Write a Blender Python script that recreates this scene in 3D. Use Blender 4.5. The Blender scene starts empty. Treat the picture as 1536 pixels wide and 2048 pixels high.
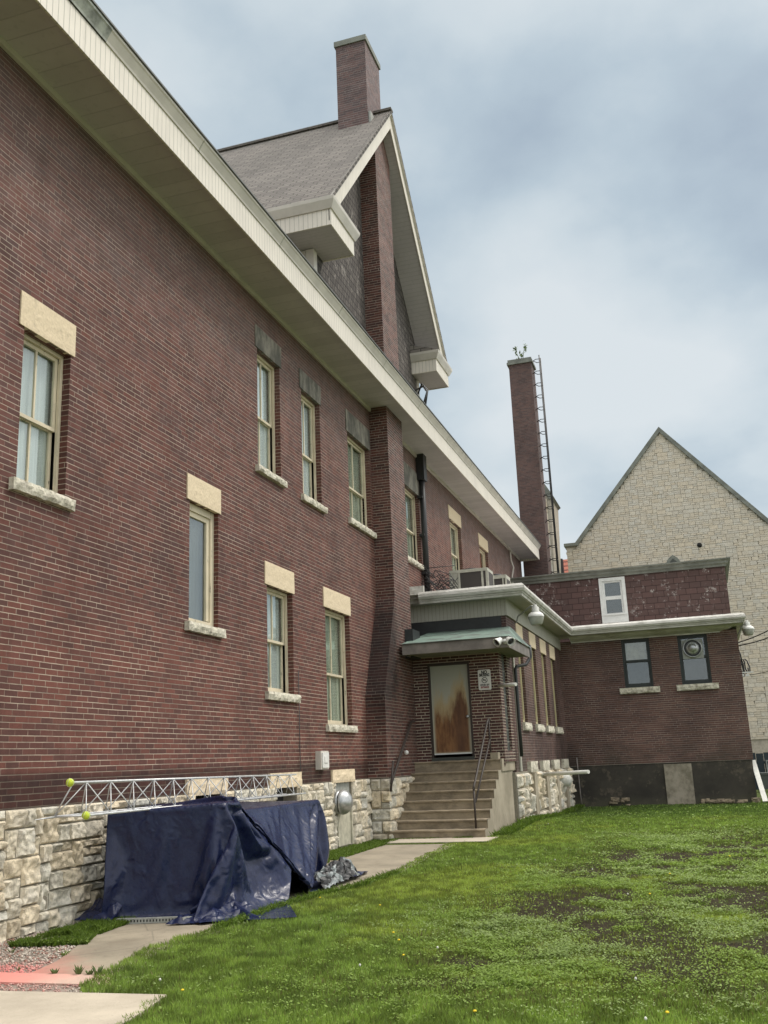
import bpy, bmesh, math, random
import numpy as np
from mathutils import Vector, Matrix, noise as mn
random.seed(7); rng=np.random.default_rng(7)
R=math.radians
sc=bpy.context.scene; col=sc.collection
# ------------------------------------------------------------------ camera
E=1.6
YAW,PIT,ROL,FPX=-0.303049,0.251243,-0.042185,1950.0
def cam_axes():
    f=np.array([math.sin(YAW)*math.cos(PIT),math.cos(YAW)*math.cos(PIT),math.sin(PIT)])
    r=np.array([math.cos(YAW),-math.sin(YAW),0.0]); u=np.cross(r,f)
    r2=math.cos(ROL)*r+math.sin(ROL)*u; u2=-math.sin(ROL)*r+math.cos(ROL)*u
    return r2,u2,f
CR,CU,CF=cam_axes()
cd=bpy.data.cameras.new('camera'); cam=bpy.data.objects.new('camera',cd); col.objects.link(cam); sc.camera=cam
cam.matrix_world=Matrix(((CR[0],CU[0],-CF[0],0),(CR[1],CU[1],-CF[1],0),(CR[2],CU[2],-CF[2],E),(0,0,0,1)))
cd.sensor_fit='VERTICAL'; cd.sensor_height=24; cd.lens=FPX/2048*24; cd.clip_start=.05; cd.clip_end=2000
def ray(px,py): return ((px-768)/FPX)*CR+((1024-py)/FPX)*CU+CF
def at(ax,v,px,py):
    "point where the sight line of a measured photo point meets a real plane (ax 0:x=v, 1:y=v, 2:z=v)"
    r=ray(px,py); o=np.array([0,0,E]); t=(v-o[ax])/r[ax]; return o+r*t
# ------------------------------------------------------------------ world, sun, exposure
SUN_AZ=R(52); SUN_EL=R(50)          # azimuth from +Y towards +X
w=bpy.data.worlds.new('World'); sc.world=w; w.use_nodes=True
def world():
    nt=w.node_tree; nt.nodes.clear(); N=nt.nodes.new; L=nt.links.new
    out=N('ShaderNodeOutputWorld'); bg=N('ShaderNodeBackground'); L(bg.outputs[0],out.inputs[0]); bg.inputs[1].default_value=.1
    sky=N('ShaderNodeTexSky'); sky.sky_type='NISHITA'; sky.sun_disc=False; sky.sun_elevation=SUN_EL; sky.sun_rotation=SUN_AZ; sky.dust_density=3
    tc=N('ShaderNodeTexCoord'); sep=N('ShaderNodeSeparateXYZ'); L(tc.outputs['Generated'],sep.inputs[0])
    def M(op,a,b=None,c=None,cl=False):
        n=N('ShaderNodeMath'); n.operation=op; n.use_clamp=cl
        for i,x in enumerate((a,b,c)):
            if x is None: continue
            if isinstance(x,(int,float)): n.inputs[i].default_value=x
            else: L(x,n.inputs[i])
        return n.outputs[0]
    den=M('ADD',M('MAXIMUM',sep.outputs[2],0.0),.5)
    cx=M('DIVIDE',sep.outputs[0],den); cy=M('DIVIDE',sep.outputs[1],den)
    cb=N('ShaderNodeCombineXYZ'); L(cx,cb.inputs[0]); L(cy,cb.inputs[1]); cb.inputs[2].default_value=3.7
    def noi(s,d,r,off,dist=0):
        mp=N('ShaderNodeVectorMath'); mp.operation='ADD'; L(cb.outputs[0],mp.inputs[0]); mp.inputs[1].default_value=off
        n=N('ShaderNodeTexNoise'); L(mp.outputs[0],n.inputs['Vector']); n.inputs['Scale'].default_value=s; n.inputs['Detail'].default_value=d
        n.inputs['Roughness'].default_value=r; n.inputs['Distortion'].default_value=dist; return n.outputs[0]
    big=noi(1.5,3,.5,(1.3,.4,0)); fine=noi(3.4,7,.52,(4.2,7.9,0),.0)
    t=M('ADD',M('MULTIPLY',M('SUBTRACT',big,.5),1.0),M('ADD',M('MULTIPLY',M('SUBTRACT',fine,.5),.8),.50))
    # broad dark cloud deck to the upper right of the view, lighter towards the horizon
    dd=N('ShaderNodeVectorMath'); dd.operation='DOT_PRODUCT'; L(tc.outputs['Generated'],dd.inputs[0])
    dv=Vector(ray(1130,330)).normalized(); dd.inputs[1].default_value=dv
    dark=M('MULTIPLY',M('SUBTRACT',dd.outputs['Value'],.968,None,True),2.0)
    d2=N('ShaderNodeVectorMath'); d2.operation='DOT_PRODUCT'; L(tc.outputs['Generated'],d2.inputs[0])
    d2.inputs[1].default_value=Vector(ray(1330,540)).normalized()
    lite=M('MULTIPLY',M('SUBTRACT',d2.outputs['Value'],.982,None,True),10)
    d3=N('ShaderNodeVectorMath'); d3.operation='DOT_PRODUCT'; L(tc.outputs['Generated'],d3.inputs[0]); d3.inputs[1].default_value=Vector(ray(960,760)).normalized()
    lite=M('ADD',lite,M('MULTIPLY',M('SUBTRACT',d3.outputs['Value'],.980,None,True),9))
    t=M('ADD',M('SUBTRACT',t,dark),lite)
    rp=N('ShaderNodeValToRGB'); L(t,rp.inputs[0]); e=rp.color_ramp.elements
    e[0].position=.28; e[0].color=(.40,.49,.58,1); e[1].position=.64; e[1].color=(.74,.80,.83,1)
    a=e.new(.40); a.color=(.50,.60,.675,1); a=e.new(.50); a.color=(.63,.715,.765,1)
    def MR(v,a_,b_,c_,d_):
        n=N('ShaderNodeMapRange'); n.interpolation_type='SMOOTHSTEP'; L(v,n.inputs[0])
        for i_,q in enumerate((a_,b_,c_,d_)): n.inputs[i_+1].default_value=q
        return n.outputs[0]
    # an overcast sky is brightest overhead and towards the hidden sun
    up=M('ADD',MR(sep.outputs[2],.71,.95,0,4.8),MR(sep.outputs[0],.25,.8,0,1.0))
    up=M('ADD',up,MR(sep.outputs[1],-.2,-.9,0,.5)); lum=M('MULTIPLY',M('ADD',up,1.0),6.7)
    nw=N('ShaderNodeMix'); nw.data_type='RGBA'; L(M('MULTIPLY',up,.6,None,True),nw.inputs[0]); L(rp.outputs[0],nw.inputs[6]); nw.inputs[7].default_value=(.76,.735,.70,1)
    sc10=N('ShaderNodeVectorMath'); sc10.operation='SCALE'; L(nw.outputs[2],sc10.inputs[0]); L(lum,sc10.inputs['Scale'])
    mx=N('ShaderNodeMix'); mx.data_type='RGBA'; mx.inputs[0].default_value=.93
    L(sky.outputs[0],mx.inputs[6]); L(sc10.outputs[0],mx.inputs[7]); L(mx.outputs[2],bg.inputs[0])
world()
sl=bpy.data.lights.new('sun','SUN'); so=bpy.data.objects.new('sun',sl); col.objects.link(so)
sl.energy=1.2; sl.angle=R(14); sl.color=(1,.94,.86)
sd=Vector((math.sin(SUN_AZ)*math.cos(SUN_EL),math.cos(SUN_AZ)*math.cos(SUN_EL),math.sin(SUN_EL)))
so.rotation_euler=sd.to_track_quat('Z','Y').to_euler(); so.location=(10,0,30)
sc.view_settings.view_transform='Standard'; sc.view_settings.look='None'; sc.view_settings.gamma=1; sc.view_settings.exposure=.55
# ------------------------------------------------------------------ node helper
class NT:
    def __init__(s,name):
        s.m=bpy.data.materials.new(name); s.m.use_nodes=True; s.t=s.m.node_tree; s.b=s.t.nodes['Principled BSDF']
        s.out=s.t.nodes['Material Output']; s._pos=None; s._uv=None
    def N(s,k): return s.t.nodes.new(k)
    def L(s,a,b): s.t.links.new(a,b)
    def put(s,v,inp):
        if isinstance(v,(int,float)):
            inp.default_value=v
        elif isinstance(v,(tuple,list)):
            inp.default_value=tuple(v)+((1,) if len(v)==3 and len(inp.default_value)==4 else ())
        else: s.L(v,inp)
    def pos(s):
        if not s._pos: s._pos=s.N('ShaderNodeNewGeometry').outputs['Position']
        return s._pos
    def uv(s):
        if not s._uv: n=s.N('ShaderNodeUVMap'); n.uv_map='UVMap'; s._uv=n.outputs[0]
        return s._uv
    def attr(s,a): n=s.N('ShaderNodeAttribute'); n.attribute_name=a; return n.outputs['Color']
    def xyz(s,v):
        n=s.N('ShaderNodeSeparateXYZ'); s.L(v,n.inputs[0]); return n.outputs
    def vec(s,a,b,c):
        n=s.N('ShaderNodeCombineXYZ'); s.put(a,n.inputs[0]); s.put(b,n.inputs[1]); s.put(c,n.inputs[2]); return n.outputs[0]
    def mul(s,v,k):
        n=s.N('ShaderNodeVectorMath'); n.operation='MULTIPLY'; s.L(v,n.inputs[0]); n.inputs[1].default_value=k; return n.outputs[0]
    def math(s,op,a,b=0,c=None,clamp=False):
        n=s.N('ShaderNodeMath'); n.operation=op; n.use_clamp=clamp; s.put(a,n.inputs[0]); s.put(b,n.inputs[1])
        if c is not None: s.put(c,n.inputs[2])
        return n.outputs[0]
    def noise(s,scale,detail=4,rough=.55,vec=None,dist=0):
        n=s.N('ShaderNodeTexNoise'); s.L(vec if vec is not None else s.pos(),n.inputs['Vector']); n.inputs['Scale'].default_value=scale
        n.inputs['Detail'].default_value=detail; n.inputs['Roughness'].default_value=rough; n.inputs['Distortion'].default_value=dist; return n.outputs[0]
    def vor(s,scale,vec=None,feat='F1',out=0,rnd=1):
        n=s.N('ShaderNodeTexVoronoi'); n.feature=feat; s.L(vec if vec is not None else s.pos(),n.inputs['Vector']); n.inputs['Scale'].default_value=scale
        n.inputs['Randomness'].default_value=rnd; return n.outputs[out]
    def rng(s,v,a,b,c=0,d=1,smooth=True):
        n=s.N('ShaderNodeMapRange'); n.interpolation_type='SMOOTHSTEP' if smooth else 'LINEAR'
        s.put(v,n.inputs[0]); n.inputs[1].default_value=a; n.inputs[2].default_value=b; n.inputs[3].default_value=c; n.inputs[4].default_value=d; return n.outputs[0]
    def mix(s,f,a,b,mode='MIX'):
        n=s.N('ShaderNodeMix'); n.data_type='RGBA'; n.blend_type=mode; s.put(f,n.inputs[0]); s.put(a,n.inputs[6]); s.put(b,n.inputs[7]); return n.outputs[2]
    def bump(s,h,strength=.5,dist=.01,nrm=None):
        n=s.N('ShaderNodeBump'); n.inputs['Strength'].default_value=strength; n.inputs['Distance'].default_value=dist; s.L(h,n.inputs['Height'])
        if nrm is not None: s.L(nrm,n.inputs['Normal'])
        return n.outputs[0]
    def fin(s,colr,rough=.8,bump=None,metal=0,spec=None,**k):
        s.put(colr,s.b.inputs['Base Color']); s.put(rough,s.b.inputs['Roughness']); s.put(metal,s.b.inputs['Metallic'])
        if spec is not None: s.b.inputs['Specular IOR Level'].default_value=spec
        if bump is not None: s.L(bump,s.b.inputs['Normal'])
        return s.m
def plain(name,c,rough=.7,metal=0,var=.12,vs=6,spec=None,bumps=0):
    n=NT(name); f=n.noise(vs,5,.6)
    c2=tuple(x*(1-var*2.2) for x in c)
    cc=n.mix(n.rng(f,.3,.7),c2,c)
    b=n.bump(n.noise(vs*9,4),bumps,.004) if bumps else None
    return n.fin(cc,rough,b,metal,spec)
def brick(name,ca,cb,mortar,bw=.215,rh=.068,ms=.0055,stain=None,rough=.72,bumpk=.6,dark=.5,mort_var=.75,vj=.8,patch=None):
    n=NT(name)
    jit=n.noise(1.7,3,.5); uv=n.uv()
    u=n.xyz(uv)
    v2=n.math('ADD',u[1],n.math('MULTIPLY',n.math('SUBTRACT',jit,.5),.008))
    row=n.math('FLOOR',n.math('DIVIDE',v2,rh)); wn=n.N('ShaderNodeTexWhiteNoise'); wn.noise_dimensions='1D'; n.L(row,wn.inputs['W'])
    ush=n.math('ADD',u[0],n.math('ADD',n.math('MULTIPLY',n.math('MODULO',row,2),bw*.5),n.math('MULTIPLY',wn.outputs['Value'],bw*.42)))
    uvj=n.vec(ush,v2,0)
    b=n.N('ShaderNodeTexBrick'); n.L(uvj,b.inputs['Vector']); b.inputs['Scale'].default_value=1; b.inputs['Brick Width'].default_value=bw
    b.inputs['Row Height'].default_value=rh; b.inputs['Mortar Size'].default_value=ms; b.inputs['Mortar Smooth'].default_value=.25
    b.inputs['Color1'].default_value=(0,0,0,1); b.inputs['Color2'].default_value=(1,1,1,1); b.inputs['Mortar'].default_value=(.5,.5,.5,1); b.offset=0
    pv=n.xyz(b.outputs['Color'])[0]; mf0=b.outputs['Fac']
    big=n.noise(.55,4,.6); med=n.noise(4,5,.6); fi=n.noise(45,3,.6)
    tv=n.math('FRACT',n.math('DIVIDE',v2,rh)); hm=n.math('MAXIMUM',n.rng(tv,ms/rh*.8,ms/rh*1.1,1,0),n.rng(tv,1-ms/rh*1.1,1-ms/rh*.8,0,1))
    vwt=n.math('MULTIPLY',n.rng(n.noise(2.9,4,.7),.42,.62,.25,1),vj)
    mf=n.math('MULTIPLY',mf0,n.math('ADD',hm,n.math('MULTIPLY',n.math('SUBTRACT',1,hm),vwt)))
    c=n.mix(n.rng(n.math('ADD',n.math('MULTIPLY',pv,.75),n.math('MULTIPLY',med,.4)),.2,.95),ca,cb)
    if patch: c=n.mix(n.rng(n.noise(.33,3,.5),.45,.62),c,n.mix(1,c,patch,'MULTIPLY'))
    c=n.mix(n.rng(big,.38,.68,0,dark),c,n.mix(1,c,(.42,.40,.42),'MULTIPLY'))
    c=n.mix(n.rng(fi,.35,.75,0,.35),c,n.mix(1,c,(.55,.55,.55),'MULTIPLY'))
    # mortar partly dirty / partly bright, changing from course to course
    mv=n.math('MULTIPLY',n.rng(n.noise(2.2,5,.7,vec=n.mul(n.pos(),(.5,.5,2.2))),.36,.62),n.math('ADD',.45,n.math('MULTIPLY',wn.outputs['Value'],.6))); mdirty=tuple(x*.34 for x in mortar)
    mc=n.mix(n.math('MULTIPLY',n.math('SUBTRACT',1,mv),mort_var),mortar,mdirty)
    c=n.mix(mf,c,mc)
    if stain: c=stain(n,c)
    h=n.math('ADD',n.math('MULTIPLY',n.math('SUBTRACT',1,mf),1),n.math('MULTIPLY',n.noise(60,3),.4))
    return n.fin(c,n.rng(med,.3,.7,rough-.12,rough+.1),n.bump(h,bumpk,.004),spec=.35)
def P3(n):
    return n.xyz(n.pos())
def st_main(n,c):
    x,y,z=P3(n)[0],P3(n)[1],P3(n)[2]
    zz=n.math('ADD',z,n.math('MULTIPLY',n.noise(.9,3),1.2))
    # dark soldier band above the stone base and weathered greyish top
    band=n.rng(n.math('ADD',z,n.math('MULTIPLY',n.noise(1.3,3),.1)),1.62,1.75,1,0)
    c=n.mix(n.math('MULTIPLY',band,.9),c,n.mix(1,c,(.36,.35,.34),'MULTIPLY'))
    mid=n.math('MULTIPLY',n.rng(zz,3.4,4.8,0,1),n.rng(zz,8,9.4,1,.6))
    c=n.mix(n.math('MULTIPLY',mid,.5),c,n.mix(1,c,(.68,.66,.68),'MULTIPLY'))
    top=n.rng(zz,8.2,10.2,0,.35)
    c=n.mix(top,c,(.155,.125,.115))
    rs_=n.math('MULTIPLY',n.rng(n.noise(2.2,5,.6,vec=n.mul(n.pos(),(1,1,.16))),.50,.72,0,.55),n.rng(zz,2.2,6.5,1,.5)); c=n.mix(rs_,c,n.mix(1,c,(.52,.48,.47),'MULTIPLY'))
    ef=n.rng(n.noise(.8,6,.65,vec=n.mul(n.pos(),(1,1,.5))),.62,.8,0,.45)
    c=n.mix(ef,c,(.2,.12,.09))
    return c
def st_pier(n,c):
    x,y,z=P3(n)[0],P3(n)[1],P3(n)[2]
    zz=n.math('ADD',z,n.math('MULTIPLY',n.math('SUBTRACT',n.noise(1.1,4),.5),1.6))
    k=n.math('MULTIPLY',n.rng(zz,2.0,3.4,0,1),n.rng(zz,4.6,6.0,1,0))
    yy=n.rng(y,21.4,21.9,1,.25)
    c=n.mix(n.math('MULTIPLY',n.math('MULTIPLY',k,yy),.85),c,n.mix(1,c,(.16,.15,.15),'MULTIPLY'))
    return c
def st_wing(n,c):
    x,y,z=P3(n)[0],P3(n)[1],P3(n)[2]
    f=n.rng(n.noise(.7,5,.6),.42,.6)
    low=n.math('MULTIPLY',n.rng(z,1.2,2.2,1,0),f)
    c=n.mix(n.math('MULTIPLY',low,.6),c,(.045,.038,.028))
    g=n.math('MULTIPLY',n.rng(n.noise(.45,4,.5,vec=n.mul(n.pos(),(1,1,.6))),.44,.6),n.rng(x,-4.5,-2,.75,.25))
    return n.mix(g,c,n.mix(1,c,(.45,.42,.45),'MULTIPLY'))
M={}
M['brick']=brick('red_brick',(.168,.058,.042),(.102,.041,.033),(.54,.44,.34),stain=st_main,dark=.35,mort_var=.85)
M['pier']=brick('pier_brick',(.145,.058,.046),(.070,.034,.030),(.50,.44,.36),stain=st_pier,dark=.35)
M['porch']=brick('porch_brick',(.105,.042,.036),(.06,.03,.028),(.56,.49,.38),ms=.0075,vj=1.0,mort_var=.35,dark=.3)
M['wing']=brick('wing_brick',(.155,.080,.064),(.108,.060,.053),(.40,.34,.29),ms=.006,stain=st_wing,dark=.5)
M['stack']=brick('stack_brick',(.125,.070,.060),(.082,.050,.047),(.2,.17,.15),dark=.5)
M['chim']=brick('chimney_brick',(.15,.085,.08),(.095,.062,.064),(.27,.24,.22),dark=.25,ms=.007)
def siding(name,c,dk,step,axis=0,wd=.09,tone=.0,rough=.5,bk=.5):
    n=NT(name); u=n.xyz(n.uv())[axis]
    t=n.math('FRACT',n.math('DIVIDE',u,step)); line=n.math('MAXIMUM',n.rng(t,0,wd,1,0),n.rng(t,1-wd,1,0,1))
    cc=n.mix(n.rng(n.noise(1.6,5,.6),.35,.7,0,.5),c,tuple(x*.82 for x in c))
    if tone:
        cell=n.math('FLOOR',n.math('DIVIDE',u,step)); wn=n.N('ShaderNodeTexWhiteNoise'); wn.noise_dimensions='1D'; n.L(cell,wn.inputs['W'])
        cc=n.mix(n.math('MULTIPLY',wn.outputs['Value'],tone),cc,n.mix(1,cc,(.6,.6,.6),'MULTIPLY'))
    stk=n.rng(n.noise(9,4,.6,vec=n.mul(n.pos(),(1,1,.12))),.52,.78,0,.4); cc=n.mix(stk,cc,tuple(x*.6 for x in c))
    cc=n.mix(line,cc,dk)
    return n.fin(cc,rough,n.bump(n.math('SUBTRACT',1,line),bk,.006),spec=.35)
M['fascia']=siding('beaded_fascia',(.70,.65,.57),(.36,.35,.3),.105,0,.1)
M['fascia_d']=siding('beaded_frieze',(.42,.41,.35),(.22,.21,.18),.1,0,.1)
M['soffit']=siding('soffit_panels',(.56,.52,.52),(.40,.37,.37),.30,0,.05,tone=.35)
M['soffit_x']=siding('soffit_panels_small',(.50,.46,.47),(.37,.35,.35),.12,0,.09)
M['alu']=plain('painted_aluminium',(.60,.56,.50),.45,var=.08,vs=2)
M['drip']=plain('drip_edge',(.10,.105,.1),.6)
M['trim']=plain('beige_trim',(.52,.49,.38),.6,var=.15,vs=9)
def peel(name,c,d,am=.6):
    n=NT(name); f=n.noise(14,7,.7,vec=n.mul(n.pos(),(1,1,.35))); k=n.rng(f,am,am+.06)
    cc=n.mix(n.rng(n.noise(4,4),.3,.7),c,tuple(x*.85 for x in c)); cc=n.mix(k,cc,d)
    return n.fin(cc,.65,n.bump(k,.4,.003))
M['frame']=peel('peeling_cream_paint',(.64,.56,.41),(.2,.18,.14),.6)
M['frame2']=peel('peeling_yellow_paint',(.52,.46,.27),(.2,.18,.12),.62)
M['white']=plain('white_paint',(.72,.73,.71),.45,var=.06)
M['dkframe']=plain('dark_green_frame',(.03,.037,.034),.5)
M['dark']=plain('dark_interior',(.012,.012,.012),.9)
M['interior']=plain('dim_room',(.05,.05,.045),.9)
def curtain(name,c,sc_=28):
    n=NT(name); u=n.xyz(n.uv())[0]; wv=n.noise(1,3,.5,vec=n.vec(n.math('MULTIPLY',u,sc_),n.math('MULTIPLY',n.xyz(n.uv())[1],.6),0))
    return n.fin(n.mix(n.rng(wv,.3,.7),tuple(x*.8 for x in c),c),.9,n.bump(wv,.3,.01))
M['curt_w']=curtain('white_curtain',(.86,.88,.9)); M['curt_b']=curtain('beige_curtain',(.58,.56,.46)); M['blind_r']=curtain('orange_blind',(.55,.15,.06),60)
M['curt_d']=curtain('dark_curtain',(.16,.155,.14))
M['curt_s']=curtain('sheer_curtain',(.66,.68,.67)); M['curt_g']=curtain('greenish_sheer',(.56,.58,.47))
M['shade']=plain('roller_shade',(.50,.42,.33),.9)
def glass():
    n=NT('window_glass'); n.t.nodes.remove(n.b); fr=n.N('ShaderNodeLayerWeight'); fr.inputs[0].default_value=.5
    tr=n.N('ShaderNodeBsdfTransparent'); tr.inputs[0].default_value=(.90,.93,.92,1); gl=n.N('ShaderNodeBsdfGlossy'); gl.inputs['Roughness'].default_value=.015
    gl.inputs[0].default_value=(.9,.93,.95,1)
    mx=n.N('ShaderNodeMixShader'); n.L(n.math('ADD',n.math('MULTIPLY',n.math('POWER',fr.outputs['Facing'],4.2),.85),.085,None,True),mx.inputs[0]); n.L(tr.outputs[0],mx.inputs[1]); n.L(gl.outputs[0],mx.inputs[2]); n.L(mx.outputs[0],n.out.inputs[0]); return n.m
M['glass']=glass()
def stone(name,mode,base=(.66,.59,.46),dk=(.30,.265,.20),gr=.4):
    n=NT(name); a=n.attr('tint') if mode else None
    f=n.noise(7,8,.68); g=n.noise(28,5,.65)
    c=n.mix(n.rng(f,.42,.66,0,.8),base,dk); c=n.mix(n.rng(g,.45,.75,0,gr),c,(.23,.22,.2))
    c=n.mix(n.rng(n.noise(2.3,4),.45,.7,0,.5),c,(.62,.58,.50))
    if a is not None: c=n.mix(1,c,a,'MULTIPLY')
    return n.fin(c,.9,n.bump(n.math('ADD',f,n.math('MULTIPLY',g,.5)),.8,.02))
M['stone']=stone('rock_faced_limestone',1)
M['sill']=stone('limestone_sill',0,(.62,.58,.47),(.24,.21,.16))
M['church']=stone('church_limestone',1,(.57,.51,.42),(.50,.445,.365),.15)
M['joint']=plain('stone_joint_mortar',(.27,.24,.185),.95,vs=20)
M['joint_c']=plain('church_mortar',(.44,.395,.325),.95)
def lintel():
    n=NT('cream_lintel'); f=n.noise(30,6,.6); c=n.mix(n.rng(f,.35,.7),(.70,.58,.41),(.60,.49,.34))
    z=n.rng(n.noise(6,5,.6),.6,.78,0,.5); return n.fin(n.mix(z,c,(.3,.25,.17)),.9,n.bump(n.noise(26,6,.6),.7,.01))
M['lintel']=lintel()
def lintel_d():
    n=NT('sooty_lintel'); f=n.noise(3.2,6,.65,vec=n.mul(n.pos(),(1,1,.35))); return n.fin(n.mix(n.rng(f,.42,.66),(.10,.095,.082),(.27,.25,.21)),.95,n.bump(n.noise(26,5),.5,.01))
M['lintel_d']=lintel_d()
def conc(name,c,dk,vs=1.4,stain=None):
    n=NT(name); f=n.noise(vs,7,.65); g=n.noise(70,3,.6); sp=n.vor(160)
    cc=n.mix(n.rng(f,.33,.68),c,dk); cc=n.mix(n.rng(g,.5,.8,0,.35),cc,tuple(x*.5 for x in dk)); cc=n.mix(n.rng(sp,.05,.25,.25,0),cc,tuple(min(1,x*1.6) for x in c))
    if stain: cc=stain(n,cc)
    return n.fin(cc,.9,n.bump(n.math('ADD',g,f),.4,.006))
def st_step(n,c):
    s=n.rng(n.noise(3,6,.65,vec=n.mul(n.pos(),(1,1,1.8))),.42,.66,0,.65)
    return n.mix(s,c,(.13,.105,.075))
M['step']=conc('step_concrete',(.34,.28,.195),(.23,.185,.125),2,st_step)
M['cheek']=conc('stair_side_concrete',(.38,.33,.25),(.25,.215,.155),1.6)
def st_path(n,c):
    cr=n.rng(n.vor(.75,vec=n.mul(n.pos(),(1,.6,1)),feat='DISTANCE_TO_EDGE'),0,.007,.45,0); c=n.mix(cr,c,(.12,.10,.075))
    c=n.mix(n.rng(n.noise(2.2,6,.7),.5,.72,0,.5),c,(.2,.165,.115))
    c=n.mix(n.rng(n.noise(24,5,.7),.60,.68,0,.6),c,(.13,.105,.075))
    x,y=P3(n)[0],P3(n)[1]
    d=n.math('ADD',n.math('ABSOLUTE',n.math('SUBTRACT',y,7.45)),n.math('MULTIPLY',n.rng(x,-6.2,-4.8,0,1),1.1))
    k=n.rng(n.math('ADD',d,n.math('MULTIPLY',n.math('SUBTRACT',n.noise(3,5,.6),.5),.9)),.2,1.4,.85,0)
    return n.mix(k,c,(.62,.19,.16))
M['path']=conc('path_concrete',(.33,.285,.21),(.22,.19,.14),1.1,st_path)
M['slab']=conc('pale_slab_concrete',(.50,.44,.345),(.39,.34,.265),1.6)
def st_par(n,c):
    z=P3(n)[2]; k=n.rng(n.noise(3.2,7,.7),.55,.66,0,.7); c=n.mix(k,c,(.115,.095,.07)); return n.mix(n.rng(n.math('ADD',z,n.math('MULTIPLY',n.noise(2.5,4),.5)),.1,.55,.6,0),c,(.09,.085,.055))
M['parge']=conc('dark_painted_base',(.055,.048,.038),(.030,.027,.022),1.2,st_par)
M['ply']=conc('weathered_board',(.34,.30,.24),(.17,.15,.11),3.5)
def shingles(name,a,b,bw,rh,bk=.8,fleck=None,mort=.4,ms=.07):
    n=NT(name); br=n.N('ShaderNodeTexBrick'); n.L(n.uv(),br.inputs['Vector']); br.inputs['Scale'].default_value=1; br.inputs['Brick Width'].default_value=bw
    br.inputs['Row Height'].default_value=rh; br.inputs['Mortar Size'].default_value=rh*ms; br.inputs['Mortar Smooth'].default_value=.4; br.offset=.37; br.offset_frequency=2
    br.inputs['Color1'].default_value=(0,0,0,1); br.inputs['Color2'].default_value=(1,1,1,1)
    pv=n.xyz(br.outputs['Color'])[0]; v=n.xyz(n.uv())[1]; t=n.math('FRACT',n.math('DIVIDE',v,rh))
    c=n.mix(n.math('ADD',n.math('MULTIPLY',pv,.7),n.math('MULTIPLY',n.noise(1.2,4),.3)),a,b)
    c=n.mix(br.outputs['Fac'],c,tuple(x*mort for x in a))
    if fleck:
        k=n.math('MULTIPLY',n.rng(n.noise(5,6,.75),fleck[0],fleck[0]+.1),n.rng(n.noise(1.1,3),.42,.58)); c=n.mix(n.math('MULTIPLY',k,fleck[2]),c,fleck[1])
    return n.fin(c,.9,n.bump(n.math('ADD',n.math('SUBTRACT',1,t),n.noise(80,2)),bk,.015))
M['roof']=shingles('roof_shingles',(.235,.212,.188),(.135,.122,.11),.33,.15,1.0,ms=.10,mort=.3)
M['gsh']=shingles('gable_shingles',(.05,.042,.038),(.13,.112,.10),.15,.17,fleck=(.54,(.34,.31,.28),.6),ms=.11,mort=.5)
M['wsh']=shingles('red_wall_shingles',(.115,.065,.058),(.08,.05,.046),.42,.235,.9,fleck=(.55,(.47,.44,.41),.75),mort=.4)
def copper():
    n=NT('verdigris_copper'); s=n.math('FRACT',n.math('DIVIDE',n.xyz(n.uv())[0],.42)); v=n.math('FRACT',n.math('DIVIDE',n.xyz(n.uv())[1],.22)); l=n.math('MAXIMUM',n.rng(s,0,.05,1,0),n.rng(v,0,.08,.8,0))
    c=n.mix(n.rng(n.noise(2.6,6,.65),.38,.66),(.16,.24,.195),(.085,.10,.09)); c=n.mix(n.rng(n.noise(9,5),.55,.75,0,.7),c,(.25,.34,.285))
    return n.fin(n.mix(l,c,(.09,.11,.1)),.65,n.bump(l,.6,.006))
M['copper']=copper()
M['cfascia']=plain('canopy_fascia_paint',(.23,.205,.185),.6,vs=3,var=.2)
M['csoffit']=plain('canopy_soffit',(.20,.20,.15),.8,vs=3)
M['dmetal']=plain('dark_flashing',(.028,.032,.033),.5)
M['black']=plain('black_iron',(.02,.02,.021),.5,var=.2,vs=20)
M['rail']=plain('brown_iron',(.042,.03,.024),.6,vs=20)
M['galv']=plain('galvanised',(.50,.51,.51),.38,metal=.75,vs=14,var=.15)
M['galv_d']=plain('dull_galvanised',(.38,.39,.36),.6,metal=.3,vs=14)
def membrane():
    n=NT('roof_membrane'); w_=n.noise(7,5,.6,vec=n.mul(n.pos(),(1,1,2.5)),dist=1.5)
    c=n.mix(n.rng(n.noise(2,4),.4,.7),(.60,.585,.54),(.42,.405,.36)); c=n.mix(n.rng(n.noise(3,5,.6,vec=n.mul(n.pos(),(1,1,.3))),.6,.78,0,.6),c,(.22,.2,.17))
    return n.fin(c,.55,n.bump(w_,.9,.03))
M['memb']=membrane()
M['pvc']=plain('white_pvc',(.70,.69,.63),.4,var=.08)
M['stuc']=plain('white_flashing',(.62,.61,.55),.7,bumps=.6)
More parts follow.
